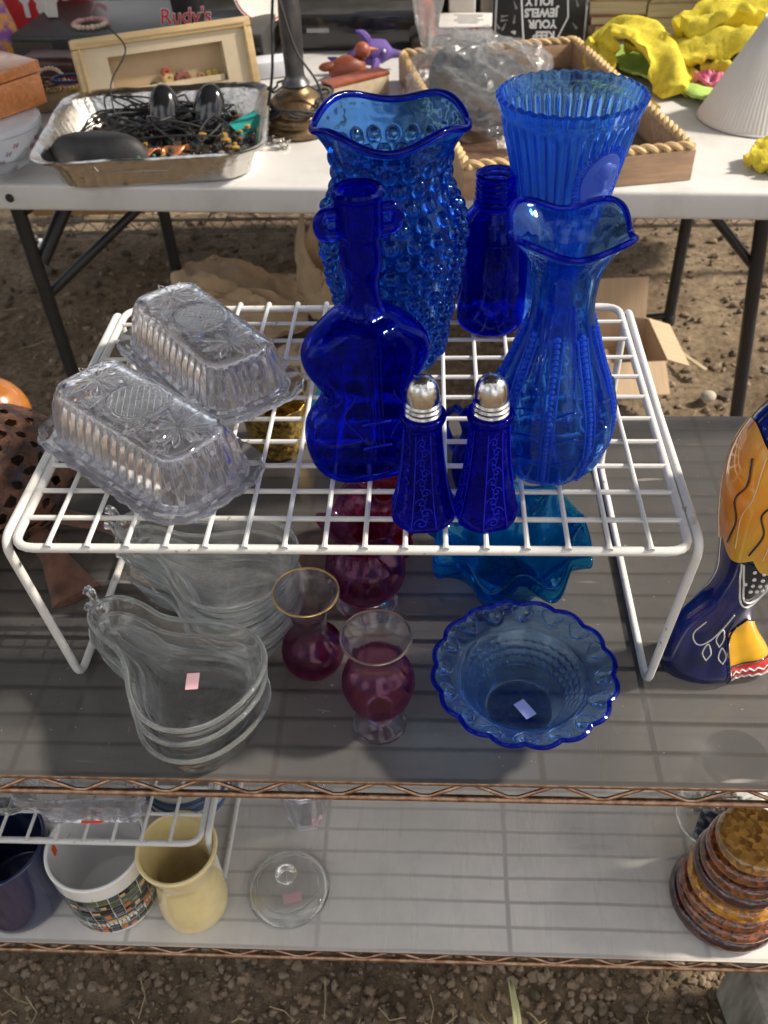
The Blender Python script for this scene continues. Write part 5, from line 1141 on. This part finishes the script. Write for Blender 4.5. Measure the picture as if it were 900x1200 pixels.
# black VCR and things on it
GRIM = pm('dusty_black_plastic', (.035, .033, .031), .5, var=.35, vscale=12, bump=.15, bscale=500)
t = thing('video_recorder', 'big dusty black video recorder at the back left of the table', 'video recorder', (-.515, 1.655, TZ), math.radians(-3))
MB().box((0, 0, .034), (.50, .27, .058)).build('case', GRIM, t, bevel=.004); MB().box((0, -.1365, .034), (.49, .004, .050)).build('front_panel', GBLK, t, bevel=.001)
MB().box((-.08, -.1392, .045), (.17, .002, .020)).build('tape_flap', GRIM, t); 
for s in (-1, 1): MB().lathe([(.012, 0), (.012, .006)], 12, (s*.2, -.09, 0)).build('foot', MBLK, t)
VT = TZ+.0635
t = thing('bead_bracelet', 'pink and cream bead bracelet with a ribbon on the black video recorder', 'bracelet', (-.625, 1.590, VT+.004))
PK = pm('pink_bead', (.55, .28, .27), .4, var=.2, bump=.05); CRM = pm('cream_bead', (.65, .52, .38), .35, var=.1, bump=0)
for k in range(22):
    a = 2*PI*k/22; o = MB().ball((.032*math.cos(a), .032*math.sin(a), .001), .0050 if k % 3 else .0062, 8, (1, 1, .9)).build('bead', PK if k % 22 < 13 else CRM, t)
MB().grid(np.array([[(-.005+.028*u, .030+.018*u+.005*v_, .012+.012*math.sin(u*3)+.003*v_) for v_ in (-1, 0, 1)] for u in np.linspace(0, 1, 8)]), False).build('ribbon', pm('mauve_ribbon', (.28, .14, .15), .7), t)
t = thing('drink_cup', 'black cup with red and white lettering on the black video recorder', 'cup', (-.425, 1.585, VT), 0)
mb = MB(); vessel(mb, [(.026, 0), (.028, .001), (.032, .05), (.036, .095)], .002, .003, n=48, no=20); mb.build('cup', pm('black_card', (.012, .012, .014), .35, bump=.02), t)
RED = pm('red_ink', (.62, .02, .03), .5, bump=0, var=.05); WHI = pm('white_ink', (.8, .8, .8), .5, bump=0, var=.02)
text('lettering_edge', "Rudy's", .038, WHI, t, (.0, -.0330, .022), (math.radians(92), 0, .05), .0003, bold=.0011, shear=.15); text('lettering', "Rudy's", .038, RED, t, (.0, -.0337, .022), (math.radians(92), 0, .05), .0004, bold=.0001, shear=.15)
t = thing('paper_plate', 'white paper plate with a red rim propped beside the black cup', 'plate', (-.295, 1.67, VT+.03), 0, rot=(1.0, .2, .3))
MB().lathe([(.0005, 0), (.035, 0), (.05, .008), (.058, .010), (.058, .0115), (.050, .0095), (.035, .0018), (.0005, .0018)], 48).build('plate', PAP, t)
MB().tube([(.054*math.cos(a), .054*math.sin(a), .0112) for a in np.linspace(0, 2*PI, 60, endpoint=False)], .0014, 6, closed=True).build('red_rim', RED, t)
t = thing('red_carton', 'red carton with large white lettering at the far left behind the recorder', 'carton', (-.80, 1.84, TZ-.01), .1)
MB().box((0, 0, .10), (.20, .05, .20)).build('carton', pm('red_board', (.62, .02, .03), .45, var=.1), t, bevel=.002); text('lettering', 'You', .07, WHI, t, (0, -.0258, .062), (PI/2, 0, 0), .0003, bold=.002)
t = thing('comic_book', 'colourful paperback leaning upright at the far left edge of the table', 'book', (-.825, 1.60, TZ), 0, rot=(-.15, -.25, .35))
MB().box((0, 0, .08), (.11, .018, .16)).build('cover', pm('comic_print', (.75, .35, .05), .45, col2=(.25, .08, .35), vscale=38, detail=3, bump=0, vs=(.42, .58)), t, bevel=.001); MB().box((.001, 0, .082), (.108, .014, .1595)).build('pages', PAP, t)
o = MB().box((0, 0, .10), (.02, .16, .20)).build('white_book', PAP, bevel=.001); o.location = (-.757, 1.72, TZ+.066); o.rotation_euler = (0, .12, .5); tag(o, 'white book edge standing between the colourful paperback and the red carton', 'book')
# left edge: tin with wooden box on top
t = thing('floral_tin', 'round white tin with a faint floral print at the left edge of the table', 'tin', (-.665, 1.115, TZ))
MB().lathe([(.078, 0), (.080, .002), (.080, .036), (.082, .038), (.082, .046), (.078, .048)], 64).build('tin', pm('tin_white', (.66, .68, .72), .3, col2=(.55, .58, .66), vscale=20, bump=.02), t)
mb = MB()
for k in range(14):
    a = -2.6+k*.18; z_ = .012+.012*math.sin(k*2.1)
    for q in range(4): mb.ball((.0803*math.cos(a+.03*q), .0803*math.sin(a+.03*q), z_+.003*(q % 2)), .0022, 6, (.7, .7, 1))
mb.build('floral_print', pm('mauve_print', (.35, .15, .2), .5, bump=0), t)
t = thing('wooden_box', 'small orange-brown wooden box resting on the round white tin', 'box', (-.685, 1.175, TZ+.0495), math.radians(-34))
OW = pm('orange_wood', (.52, .19, .06), .35, var=.2, vscale=16, stretch=(1, 9, 9), bump=.1, coat=.2); MB().box((0, 0, .024), (.16, .12, .048)).build('box', OW, t, bevel=.003); MB().box((0, 0, .0585), (.164, .124, .018)).build('lid', OW, t, bevel=.003)
MB().box((0, -.0625, .048), (.014, .003, .016)).build('clasp', GOLD, t, bevel=.001)
t = thing('clear_dish', 'shallow clear glass dish at the front left corner of the table', 'dish', (-.640, 1.015, TZ))
mb = MB(); vessel(mb, [(.035, 0), (.04, .001), (.062, .010), (.072, .016)], .002, .003, n=64, no=20); mb.build('dish', G_CLR, t)
t = thing('leather_case', 'dark brown leather case behind the bead necklaces', 'case', (-.665, 1.452, TZ), -.1)
MB().box((0, 0, .026), (.115, .07, .052)).build('case', pm('brown_leather', (.055, .02, .014), .3, var=.3, bump=.4, bscale=200), t, bevel=.014, seg=4); MB().tube([(-.055, -.0355, .034), (0, -.0375, .036), (.055, -.0355, .034)], .002, 6).build('seam', MBLK, t)
simple('blue_box', 'small bright blue box between the leather case and the picture frame', 'box', (-.575, 1.50, TZ), (.06, .04, .05), pm('blue_plastic', (.05, .14, .5), .4), .3)
simple('tan_tray', 'shallow tan tray under the bead necklaces', 'tray', (-.625, 1.335, TZ), (.15, .10, .022), pm('tan_board', (.36, .28, .16), .7), .15)
t = thing('bead_necklaces', 'pile of cream, gold and red bead necklaces on the tan tray', 'necklace', (-.625, 1.335, TZ+.024))
bc = [CRM, GOLD, RED, cols[3], cols[1]]
for k, (cx_, cy_, r_, mt) in enumerate([(-.018, .012, .030, CRM), (.01, -.008, .036, GOLD), (.02, .01, .028, RED), (-.02, -.018, .034, bc[4]), (.03, -.01, .030, bc[3])]):
    mb = MB()
    for q in range(28): a = 2*PI*q/28; mb.ball((cx_+r_*math.cos(a), cy_+r_*.7*math.sin(a), .004+.004*k+(.022*max(0, math.sin(a)) if k == 0 else 0)), .0040, 6)
    mb.build('bead_strand', mt, t)
# lamp base with cord
BRS = pm('old_brass', (.30, .20, .10), .4, metal=.85, var=.4, vscale=40, bump=.3, col2=(.10, .07, .045)); PEW = pm('dark_pewter', (.10, .10, .105), .35, metal=.7, var=.3, vscale=30, bump=.2)
t = thing('lamp_base', 'old brass and dark metal lamp base wrapped in its cord, beside the foil pan', 'lamp base', (-.170, 1.175, TZ))
MB().lathe(sm([(.052, 0), (.056, .004), (.054, .012), (.048, .018), (.050, .026), (.044, .034), (.046, .044), (.036, .056), (.024, .064), (.020, .070)], 40), 48).build('foot', BRS, t)
MB().lathe(sm([(.019, .069), (.023, .074), (.019, .080), (.0155, .088), (.0165, .13), (.0175, .17), (.016, .20)], 40), 32).build('column', PEW, t); MB().lathe(sm([(.016, .199), (.022, .206), (.017, .214), (.012, .24), (.012, .28)], 20), 24).build('socket', BRS, t)
for k in range(4):
    P = [((.058-.010*k*.5)*math.cos(a)+rc.uniform(-.004, .004), (.058-.01*k*.5)*math.sin(a), .018+.05*(a/10)+.008*math.sin(3*a+k)) for a in np.linspace(k, k+7, 34)]
    MB().tube(P, .0022, 6).build('cord', MBLK, t)
MB().tube(sm([(-.05, -.02, .03), (-.03, -.04, .10), (-.025, -.02, .17), (-.02, .01, .23)], 24), .0024, 6).build('cord', MBLK, t); MB().tube(sm([(.05, -.03, .02), (.04, -.03, .08), (.01, -.03, .13), (-.01, -.025, .20)], 24), .0022, 6).build('cord', MBLK, t)
mb = MB()
for k in range(26): mb.ball((rc.uniform(-.075, -.01), rc.uniform(-.085, -.045), rc.uniform(.003, .016)), rc.uniform(.003, .006), 6)
o = mb.build('silver_beads', pm('silver_bead', (.5, .48, .45), .2, metal=1)); o.location = (-.170, 1.175, TZ); tag(o, 'small heap of silver beads in front of the lamp base', 'beads', kind='stuff')
# odds between lamp and tray
RDW = pm('red_wood', (.30, .075, .035), .45, var=.25, bump=.2)
for i, (x, y, z, d, r, lb) in enumerate([(-.250, 1.475, 0, (.075, .05, .03), .3, 'white printed paper packet behind the foil pan corner')]):
    simple('paper_packet', lb, 'packet', (x, y, TZ), d, pm('printed_white', (.66, .68, .74), .6, col2=(.3, .36, .6), vscale=60, vs=(.3, .42), bump=0), r)
t = thing('carved_duck', 'small reddish carved wooden figure beside the lamp base', 'figurine', (-.105, 1.405, TZ), .4)
MB().ball((0, 0, .026), .028, 18, (1.3, .8, .9)).build('body', RDW, t); MB().ball((.030, 0, .055), .015, 14).build('head', RDW, t); MB().lathe([(.006, 0), (.001, .02)], 10, (.042, 0, .055), axis=(1, 0, -.1)).build('beak', RDW, t); MB().ball((-.036, 0, .036), .012, 10, (1.6, .8, .7)).build('tail', RDW, t)
t = thing('brown_box', 'narrow reddish-brown box lying slantwise in front of the purple toy', 'box', (-.085, 1.33, TZ), .65)
MB().box((0, 0, .016), (.12, .035, .032)).build('box', pm('cream_side', (.5, .4, .28), .6), t, bevel=.002); MB().box((0, 0, .035), (.122, .037, .006)).build('lid', RDW, t, bevel=.001)
PRP = pm('purple_plush', (.10, .055, .26), .7, var=.2, bump=.6, bscale=350); t = thing('purple_toy', 'small purple plush toy animal lying beside the rope-edged tray', 'toy', (-.066, 1.48, TZ+.004), .35); t.scale = (.8, .8, .8)
P = sm([(-.070, 0, .020), (-.045, 0, .030), (-.010, .005, .036), (.025, .004, .036), (.050, 0, .030), (.078, -.004, .026)], 24); MB().tube(P, [np.interp(i/23, [0, .15, .45, .7, .82, 1], [.005, .014, .029, .026, .011, .007]) for i in range(24)], 18).build('body', PRP, t)
def fin(p, q, r_, w_, nme='fin'): MB().tube(sm([p, q, r_], 10), [w_, w_*1.2, w_*1.3, w_*1.3, w_*1.2, w_*1.1, w_, w_*.8, w_*.5, w_*.2], 8).build(nme, PRP, t)
fin((-.005, 0, .058), (-.018, 0, .078), (-.034, 0, .088), .009); fin((.005, -.026, .026), (-.005, -.045, .018), (-.018, -.058, .010), .008); fin((-.062, 0, .022), (-.085, .018, .026), (-.098, .030, .03), .007, 'tail_fin'); fin((-.062, 0, .022), (-.088, -.016, .026), (-.100, -.026, .03), .007, 'tail_fin')
MB().ball((.026, -.0235, .044), .0038, 10).build('eye', WHI, t)
# black player stack, brush
t = thing('disc_player', 'black disc player box behind the purple toy', 'disc player', (-.085, 1.715, TZ), -.03); MB().box((0, 0, .036), (.30, .20, .066)).build('case', GRIM, t, bevel=.003); MB().box((0, -.102, .036), (.29, .004, .056)).build('front_panel', GBLK, t, bevel=.001); MB().box((-.09, -.1045, .040), (.045, .001, .008)).build('maker_plate', pm('dull_silver', (.3, .3, .3), .4, metal=.6), t); MB().lathe([(.014, 0), (.013, .008), (.0005, .008)], 24, (.105, -.104, .036), axis=(0, -1, 0)).build('dial', GRIM, t)
t = thing('black_receiver', 'stack of dusty black electronics and cables behind the disc player', 'electronics', (-.16, 1.93, .552), .02); MB().box((0, 0, .06), (.62, .28, .12)).build('case', GRIM, t, bevel=.004); MB().box((.05, -.01, .155), (.44, .24, .065)).build('upper_case', GBLK, t, bevel=.004)
for k in range(6): MB().tube(sm([(rc.uniform(-.1, .3), -.15, rc.uniform(.02, .12)) for _ in range(5)], 40), .0035, 6).build('cable', MBLK, t)
t = thing('brush', 'dustpan brush with orange handle standing on its dark head behind the tray', 'brush', (.045, 1.60, TZ)); MB().tube(sm([(0, 0, .028), (-.006, .010, .07), (-.016, .02, .12), (-.028, .03, .17)], 16), [.016, .015, .014, .0135]*4, 14).build('handle', pm('orange_plastic', (.70, .13, .05), .4, var=.15, bump=.2), t); MB().box((.005, 0, .016), (.085, .045, .030)).build('head', pm('dark_bristle', (.035, .025, .02), .8, bump=1, bscale=300), t, bevel=.01, seg=3)
t = thing('white_carton', 'flat white carton with blue corner and red stripe behind the tray', 'carton', (.138, 1.655, TZ), -.12); MB().box((0, 0, .020), (.165, .13, .040)).build('carton', pm('carton_white', (.70, .68, .66), .5, var=.04), t, bevel=.002)
MB().box((.064, .03, .0408), (.036, .069, .0008)).build('blue_print', pm('print_blue', (.04, .22, .6), .5, bump=0), t); MB().box((.035, -.052, .0409), (.09, .010, .0008), .1).build('red_print', RED, t); MB().box((-.078, .0, .025), (.012, .1, .022)).build('open_end', MBLK, t)
mb = MB()
for i in range(6): mb.box((-.02+.004*(i % 2), .045-.012*i, .0407), (.06-.01*(i % 3), .003, .0005))
mb.build('small_print', pm('grey_ink', (.4, .4, .42), .6, bump=0), t)
simple('white_folder', 'white upright folder standing at the back of the table near the brush', 'folder', (.110, 1.74, .545), (.055, .03, .2), PAP, .05); simple('grey_tube_box', 'narrow grey box standing behind the white carton', 'box', (.165, 1.78, .552), (.03, .04, .2), pm('grey_card', (.22, .2, .18), .6), 0)
# black bag with upside-down print
t = thing('jewellery_bag', 'black glossy bag standing upside down with white printed words', 'bag', (.258, 1.590, TZ), 0, rot=(math.radians(-8), 0, -.03)); BAGM = pm('bag_black', (.018, .018, .02), .3, var=.2, bump=.15)
MB().box((0, 0, .10), (.185, .03, .20)).build('bag', BAGM, t, bevel=.003)
for s in (-1, 1): MB().box((s*.086, -.0158, .10), (.0035, .0012, .196)).build('silver_edge', pm('silver_edge', (.5, .5, .5), .3, metal=1), t)
P = [(-.036, .22), (-.036, .040), (-.030, .022), (.034, .022), (.052, .048), (.040, .22)]
pts = [(-.050, -.0165, .190), (-.030, -.0165, .014), (.026, -.0165, .006), (.052, -.0165, .060), (.040, -.0165, .190)]
MB().tube(pts, .0018, 6).build('outline', WHI, t); MB().grid(np.array([[(-.048, -.0158, .190), (.040, -.0158, .190)], [(-.029, -.0158, .024), (.050, -.0158, .060)]]), False).build('panel', pm('panel_black', (.01, .01, .01), .4, bump=0), t)
for i, (w_, z_) in enumerate([('KEEP', .030), ('YOUR', .0495), ('JEWELS', .069), ('JOLLY', .0885)]): text('printed_word', w_, .0195, WHI, t, (.008-.004*i, -.0166, z_), (PI/2, PI, 0), .0003, bold=.0009); 
text('printed_word', 'JEWELS', .016, RED, t, (-.01, -.0166, .110), (PI/2, PI, 0), .0003, bold=.0008)
mb = MB(); rb = np.random.RandomState(2)
for i in range(70):
    x_, z_ = rb.uniform(-.088, .088), rb.uniform(.006, .19)
    if -.048 < x_ < .056 and z_ > .012: continue
    a = rb.uniform(0, 3.1); mb.tube([(x_-.006*math.cos(a), -.0160, z_-.006*math.sin(a)), (x_+.006*math.cos(a), -.0160, z_+.006*math.sin(a))], [.0022, .001], 5)
    mb.lathe([(.0028, 0), (.0028, .0006)], 10, (x_-.006*math.cos(a), -.0160, z_-.006*math.sin(a)), axis=(0, -1, 0))
mb.build('key_pattern', pm('grey_key_print', (.22, .22, .22), .5, bump=0), t)
MB().tube(sm([(.02, -.018, .010), (.05, -.03, .016), (.085, -.028, .004)], 14), .003, 6).build('cord_handle', WHI, t)
# rope-edged wooden tray
TW = pm('tray_wood', (.36, .23, .14), .6, var=.2, vscale=16, stretch=(1, 8, 8), bump=.2); ROPE = pm('rope', (.55, .38, .19), .8, var=.2, bump=.4, bscale=200)
TR = math.radians(11); t = thing('rope_tray', 'wooden tray with twisted rope around its rim on the right of the table', 'tray', (.206, 1.185, TZ), TR)
tw, tl, th_ = .325, .54, .044
MB().box((0, 0, .003), (tw-.02, tl-.02, .005)).build('base', pm('dark_base_wood', (.12, .07, .045), .6, var=.2, stretch=(8, 1, 8)), t)
for c, d in (((0, -tl/2, th_/2), (tw+.012, .012, th_)), ((0, tl/2, th_/2), (tw+.012, .012, th_)), ((-tw/2, 0, th_/2), (.012, tl-.0125, th_-.001)), ((tw/2, 0, th_/2), (.012, tl-.0125, th_-.001))): MB().box(c, d).build('side_board', TW, t, bevel=.001)
def rope(p0, p1, r):
    p0, p1 = np.array(p0), np.array(p1); Lr = np.linalg.norm(p1-p0); d = (p1-p0)/Lr; u = np.array([-d[1], d[0], 0]); v_ = np.array([0, 0, 1.]); nn = int(Lr/.0035); mb = MB()
    for s_ in range(2):
        mb.tube([p0+d*Lr*i/nn+(u*math.cos(i*.62+s_*PI)+v_*math.sin(i*.62+s_*PI))*r*.5 for i in range(nn+1)], r*.62, 7)
    mb.build('rope', ROPE, t)
h_ = th_+.004
for a, b_ in (((-tw/2, -tl/2, h_), (tw/2, -tl/2, h_)), ((tw/2, -tl/2, h_), (tw/2, tl/2, h_)), ((tw/2, tl/2, h_), (-tw/2, tl/2, h_)), ((-tw/2, tl/2, h_), (-tw/2, -tl/2, h_))): rope(a, b_, .007)
# plastic bag with dark contents
t = thing('plastic_bag', 'rumpled clear plastic bag with dark goods inside, lying in the tray', 'bag', (.135, 1.235, TZ+.008), .35)
n = 60; A = []
for i in range(26):
    a = PI/2*i/25; row = []
    for k in range(n):
        b_ = 2*PI*k/n; q = .16*nz(math.cos(b_)*2.2, math.sin(b_)*2.2, 1, a*2.)+.05*nz(math.cos(b_)*9, math.sin(b_)*9, 1, a*6.)
        row.append((.120*math.cos(a)**.55*math.cos(b_)*(1+q), .185*math.cos(a)**.55*math.sin(b_)*(1+q), .100*math.sin(a)*(1+q*1.3)+.001))
    A.append(row)
m, tt, N, L = nt('clear_film'); o_ = N.new('ShaderNodeOutputMaterial'); a_ = N.new('ShaderNodeBsdfTransparent'); g1 = N.new('ShaderNodeBsdfGlossy'); g1.inputs['Roughness'].default_value = .12; d1 = N.new('ShaderNodeBsdfDiffuse'); d1.inputs[0].default_value = (.6, .6, .6, 1)
x1 = N.new('ShaderNodeMixShader'); x1.inputs[0].default_value = .16; x2 = N.new('ShaderNodeMixShader'); x2.inputs[0].default_value = .10; L.new(a_.outputs[0], x1.inputs[1]); L.new(g1.outputs[0], x1.inputs[2]); L.new(x1.outputs[0], x2.inputs[1]); L.new(d1.outputs[0], x2.inputs[2]); L.new(x2.outputs[0], o_.inputs[0])
nb_ = noise(N, L, 28, 5); bq = N.new('ShaderNodeBump'); bq.inputs['Strength'].default_value = .8; bq.inputs['Distance'].default_value = .012; L.new(nb_.outputs[0], bq.inputs['Height']); L.new(bq.outputs[0], g1.inputs['Normal'])
FILM = m; MB().grid(np.array(A), True, False, True).build('film', FILM, t, angle=50)
o = sheet('film_neck', crumple(16, 16, .10, .12, .05, 3.3, 1.2, 4), FILM, t, .0003, (-.04, .17, .055), .2)
MB().box((.01, -.02, .030), (.15, .24, .055)).build('dark_goods', pm('charcoal_cloth', (.05, .052, .06), .8, var=.3, bump=.4), t, bevel=.015, seg=3); MB().ball((0, .09, .045), .055, 18, (1, 1.1, .7)).build('dark_goods', pm('charcoal_cloth', (.05, .052, .06), .8), t)
# books
BK = [(.32, .22, .11), (.42, .10, .08), (.05, .05, .06), (.45, .36, .2), (.12, .16, .25), (.5, .45, .36), (.30, .06, .05), (.15, .10, .06)]
def book(label, c, d, k, rz, pages_front=True):
    t = thing('book', label, 'book', c, rz, 'stacked books at the back of the table'); x, y, z = d; cm = pm('book_cover_%d' % k, BK[k], .5, var=.15, bump=.1)
    MB().box((0, 0, .0012), (x, y, .0024)).build('cover', cm, t); MB().box((0, 0, z-.0012), (x, y, .0024)).build('cover', cm, t); MB().box((0, y/2-.0012 if pages_front else -y/2+.0012, z/2), (x, .0024, z-.005)).build('spine', cm, t)
    MB().box((0, -.002 if pages_front else .002, z/2), (x-.006, y-.006, z-.0052)).build('pages', pm('page_edges', (.55, .42, .27), .9, var=.2, vscale=300, stretch=(.05, .05, 3), bump=.5, bscale=500), t)
z = TZ; ordn = ['bottom', 'second', 'third', 'fourth', 'fifth', 'top']
for i in range(6):
    h = [.020, .024, .018, .026, .022, .028][i]; book('%s book of the left stack, next to the black printed bag' % ordn[i], (.408+.004*math.sin(i*2), 1.655, z), (.115-.006*(i % 3), .15, h), [7, 3, 6, 0, 3, 5][i], .08*math.sin(i*1.7), i % 3 != 1); z += h+.0004
simple('black_case', 'flat black case under the right stack of books', 'case', (.52, 1.655, TZ), (.155, .17, .030), MBLK, -.04)
z = TZ+.0305
for i in range(5):
    h = [.026, .028, .022, .024, .02][i]; book('%s paperback of the right stack, on the flat black case' % ['bottom', 'second', 'third', 'fourth', 'top'][i], (.515+.003*math.cos(i*3), 1.65, z), (.118-.004*(i % 2), .155, h), [5, 0, 3, 1, 7][i], -.03+.05*math.sin(i), True); z += h+.0004
t = thing('wooden_crate', 'dark old wooden crate at the back right of the table', 'crate', (.73, 1.70, .562), -.05); CRW = pm('dark_crate_wood', (.10, .07, .045), .7, var=.35, vscale=10, stretch=(1, 8, 8), bump=.4)
for k in range(4): MB().box((0, -.13, .02+.052*k), (.30, .012, .045)).build('slat', CRW, t, bevel=.001); MB().box((0, .13, .02+.052*k), (.30, .012, .045)).build('slat', CRW, t, bevel=.001)
for s in (-1, 1):
    for k in range(4): MB().box((s*.145, 0, .02+.052*k), (.012, .246, .045)).build('slat', CRW, t, bevel=.001)
for sx in (-1, 1): MB().box((sx*.135, -.139, .095), (.03, .008, .19)).build('corner_post', CRW, t, bevel=.001)
# cloths
YC = pm('yellow_terry', (.70, .58, .05), .95, var=.15, vscale=90, bump=1., bscale=420, detail=8); GC = pm('green_cloth', (.36, .55, .12), .9, var=.12, bump=.4)
def cloth(name, label, c, folds, mat, rz=0, seed=1.):
    """a cloth as a few overlapping soft folds: every fold = (path points, widths, thickness)"""
    mb = MB()
    for fi, (pts, wd, th_c) in enumerate(folds):
        n_ = 46; P = sm(pts, n_); A = []
        for i in range(n_):
            d = P[min(i+1, n_-1)]-P[max(i-1, 0)]; d /= np.linalg.norm(d); sd_ = np.array([-d[1], d[0], 0.]); sd_ /= np.linalg.norm(sd_)+1e-9; up_ = np.cross(d, sd_)
            if up_[2] < 0: up_ = -up_
            w_ = np.interp(i/(n_-1), np.linspace(0, 1, len(wd)), wd); row = []
            for k in range(40):
                q = 2*PI*k/40; cx_ = math.cos(q); sx_ = math.sin(q); cx_ = np.sign(cx_)*abs(cx_)**.8; sx_ = np.sign(sx_)*abs(sx_)**.7
                wav = .42*th_c*math.sin(cx_*4.2+i*.16+seed+fi*2)+.7*th_c*nz(cx_*1.6, i*.09, 1, seed+fi*3.1)
                e = w_*(1+.22*nz(i*.16, np.sign(cx_)*2, 1, seed+fi)); pt = P[i]+sd_*cx_*e+up_*(sx_*th_c*.5+wav)
                pt[2] = max(.001, pt[2]+.0006*nz(cx_*12, i*.6, 1, seed)); row.append(pt)
            A.append(row)
        mb.grid(np.array(A), True, True, True)
    o = mb.build(name, mat, angle=75); o.location = c; o.rotation_euler = (0, 0, rz); tag(o, label, 'cloth'); return o
cloth('green_cloth', 'light green cloth spread beneath the yellow towels', (.50, 1.36, TZ), [([(-.12, .16, .012), (-.03, .06, .014), (.04, -.06, .012), (.07, -.13, .006)], [.05, .07, .07, .05], .010), ([(-.02, .12, .02), (.06, .06, .022), (.13, -.02, .010)], [.05, .06, .04], .010)], GC, 0, 5.1)
cloth('yellow_towel', 'draped yellow terry towel between the tray and the big towel heap', (.405, 1.385, TZ), [([(-.055, .045, .030), (-.030, .055, .072), (.020, .03, .070), (.060, -.03, .040), (.075, -.095, .012)], [.030, .045, .040, .042, .034], .016), ([(-.060, .06, .05), (-.055, .02, .040), (-.062, -.03, .012)], [.022, .030, .022], .014), ([(.00, .08, .052), (.06, .06, .050), (.11, .02, .028)], [.035, .04, .03], .014)], YC, 0, 2.3)
cloth('yellow_towel', 'large heap of folded yellow terry towels behind the white lampshade', (.590, 1.42, TZ+.012), [([(-.12, -.03, .030), (-.04, -.02, .052), (.05, -.01, .052), (.15, .02, .042)], [.040, .058, .056, .050], .026), ([(-.10, .0, .060), (-.02, .02, .085), (.06, .03, .086), (.16, .05, .075)], [.034, .052, .056, .05], .026), ([(-.02, .05, .100), (.03, .07, .120), (.075, .08, .112)], [.016, .032, .014], .018), ([(-.07, -.06, .012), (.0, -.075, .022), (.07, -.06, .022)], [.024, .034, .026], .020)], YC, 0, 7.7)
cloth('yellow_towel', 'small yellow terry cloth at the right edge of the picture', (.566, .985, TZ), [([(-.05, -.01, .010), (-.01, .01, .026), (.04, .02, .030)], [.018, .032, .034], .018), ([(-.03, -.025, .008), (.02, -.02, .016), (.05, -.01, .016)], [.014, .024, .022], .014)], YC, 0, 1.2)
cloth('pink_cloth', 'small pink bundled cloth peeking out under the big yellow towel heap', (.530, 1.325, TZ+.006), [([(-.025, .0, .010), (0, -.008, .018), (.03, .0, .012)], [.010, .018, .012], .014), ([(-.01, -.015, .006), (.015, -.018, .010), (.03, -.01, .006)], [.008, .012, .008], .010)], pm('pink_satin', (.60, .13, .24), .5, var=.2), 0, 4.4)
t = thing('wooden_ring_box', 'small round pale wooden box beside the yellow towel', 'box', (.365, 1.30, TZ)); MB().lathe([(.024, 0), (.025, .001), (.025, .028), (.023, .029), (.0005, .029)], 36).build('box', pm('pale_round_wood', (.5, .4, .32), .5, var=.15), t); MB().lathe([(.026, .018), (.0262, .019), (.0262, .030), (.0245, .0315), (.0005, .0315)], 36).build('lid', pm('pale_round_wood', (.5, .4, .32), .5), t)
simple('brass_panel', 'thin brass-coloured panel lying by the tray edge below the yellow towel', 'panel', (.392, 1.25, TZ), (.07, .05, .008), pm('brass_sheet', (.5, .34, .08), .35, metal=.8), .3, .001)
# lampshade
t = thing('lampshade', 'plain white pleated cone lampshade standing on the right of the table', 'lampshade', (.588, 1.20, TZ)); SH = pm('shade_fabric', (.68, .66, .63), .7, var=.03, bump=.15, stretch=(1, 1, .1), bscale=300)
def mod_s(R, Z, TH): return R+.0003*np.cos(90*TH), Z
mb = MB(); mb.lathe([(.098, .0), (.100, .001), (.0255, .148), (.0235, .149), (.0975, .002), (.098, .0)], 360, mod=mod_s); mb.build('shade', SH, t)
MB().tube([(.0995*math.cos(a), .0995*math.sin(a), .002) for a in np.linspace(0, 2*PI, 90, endpoint=False)], .0016, 6, closed=True).build('rim', SH, t); MB().tube([(.0255*math.cos(a), .0255*math.sin(a), .149) for a in np.linspace(0, 2*PI, 50, endpoint=False)], .0016, 6, closed=True).build('rim', SH, t)
for k in range(3): a = k*2.09; MB().tube([(.0245*math.cos(a), .0245*math.sin(a), .146), (0, 0, .140)], .001, 6).build('spider_wire', CHB, t)
MB().lathe([(.006, .137), (.009, .1385), (.009, .1405), (.006, .142)], 18).build('fitter', CHB, t)
# goods on the rear upper shelf, seen over the table's far edge
for i, (x, d, cc, lb, ct) in enumerate([(-.93, (.14, .2, .17), (.20, .05, .06), 'dark red box at the far left of the rear upper shelf', 'box'), (.42, (.30, .22, .10), (.09, .06, .04), 'dark brown suitcase on the rear upper shelf behind the books', 'suitcase'), (.80, (.26, .22, .14), (.05, .045, .04), 'black box on the rear upper shelf behind the wooden crate', 'box')]):
    t = thing('storage_case', lb, ct, (x, 1.96, .551), .04*i); mm_ = pm('case_%d' % i, cc, .55, var=.3, vscale=14, bump=.2); MB().box((0, 0, d[2]*.35), (d[0], d[1], d[2]*.7)).build('base', mm_, t, bevel=.006); MB().box((0, 0, d[2]*.86), (d[0]*1.01, d[1]*1.01, d[2]*.30)).build('lid', mm_, t, bevel=.006); MB().box((0, -d[1]*.52, d[2]*.7), (.03, .006, .02)).build('clasp', CHB, t)
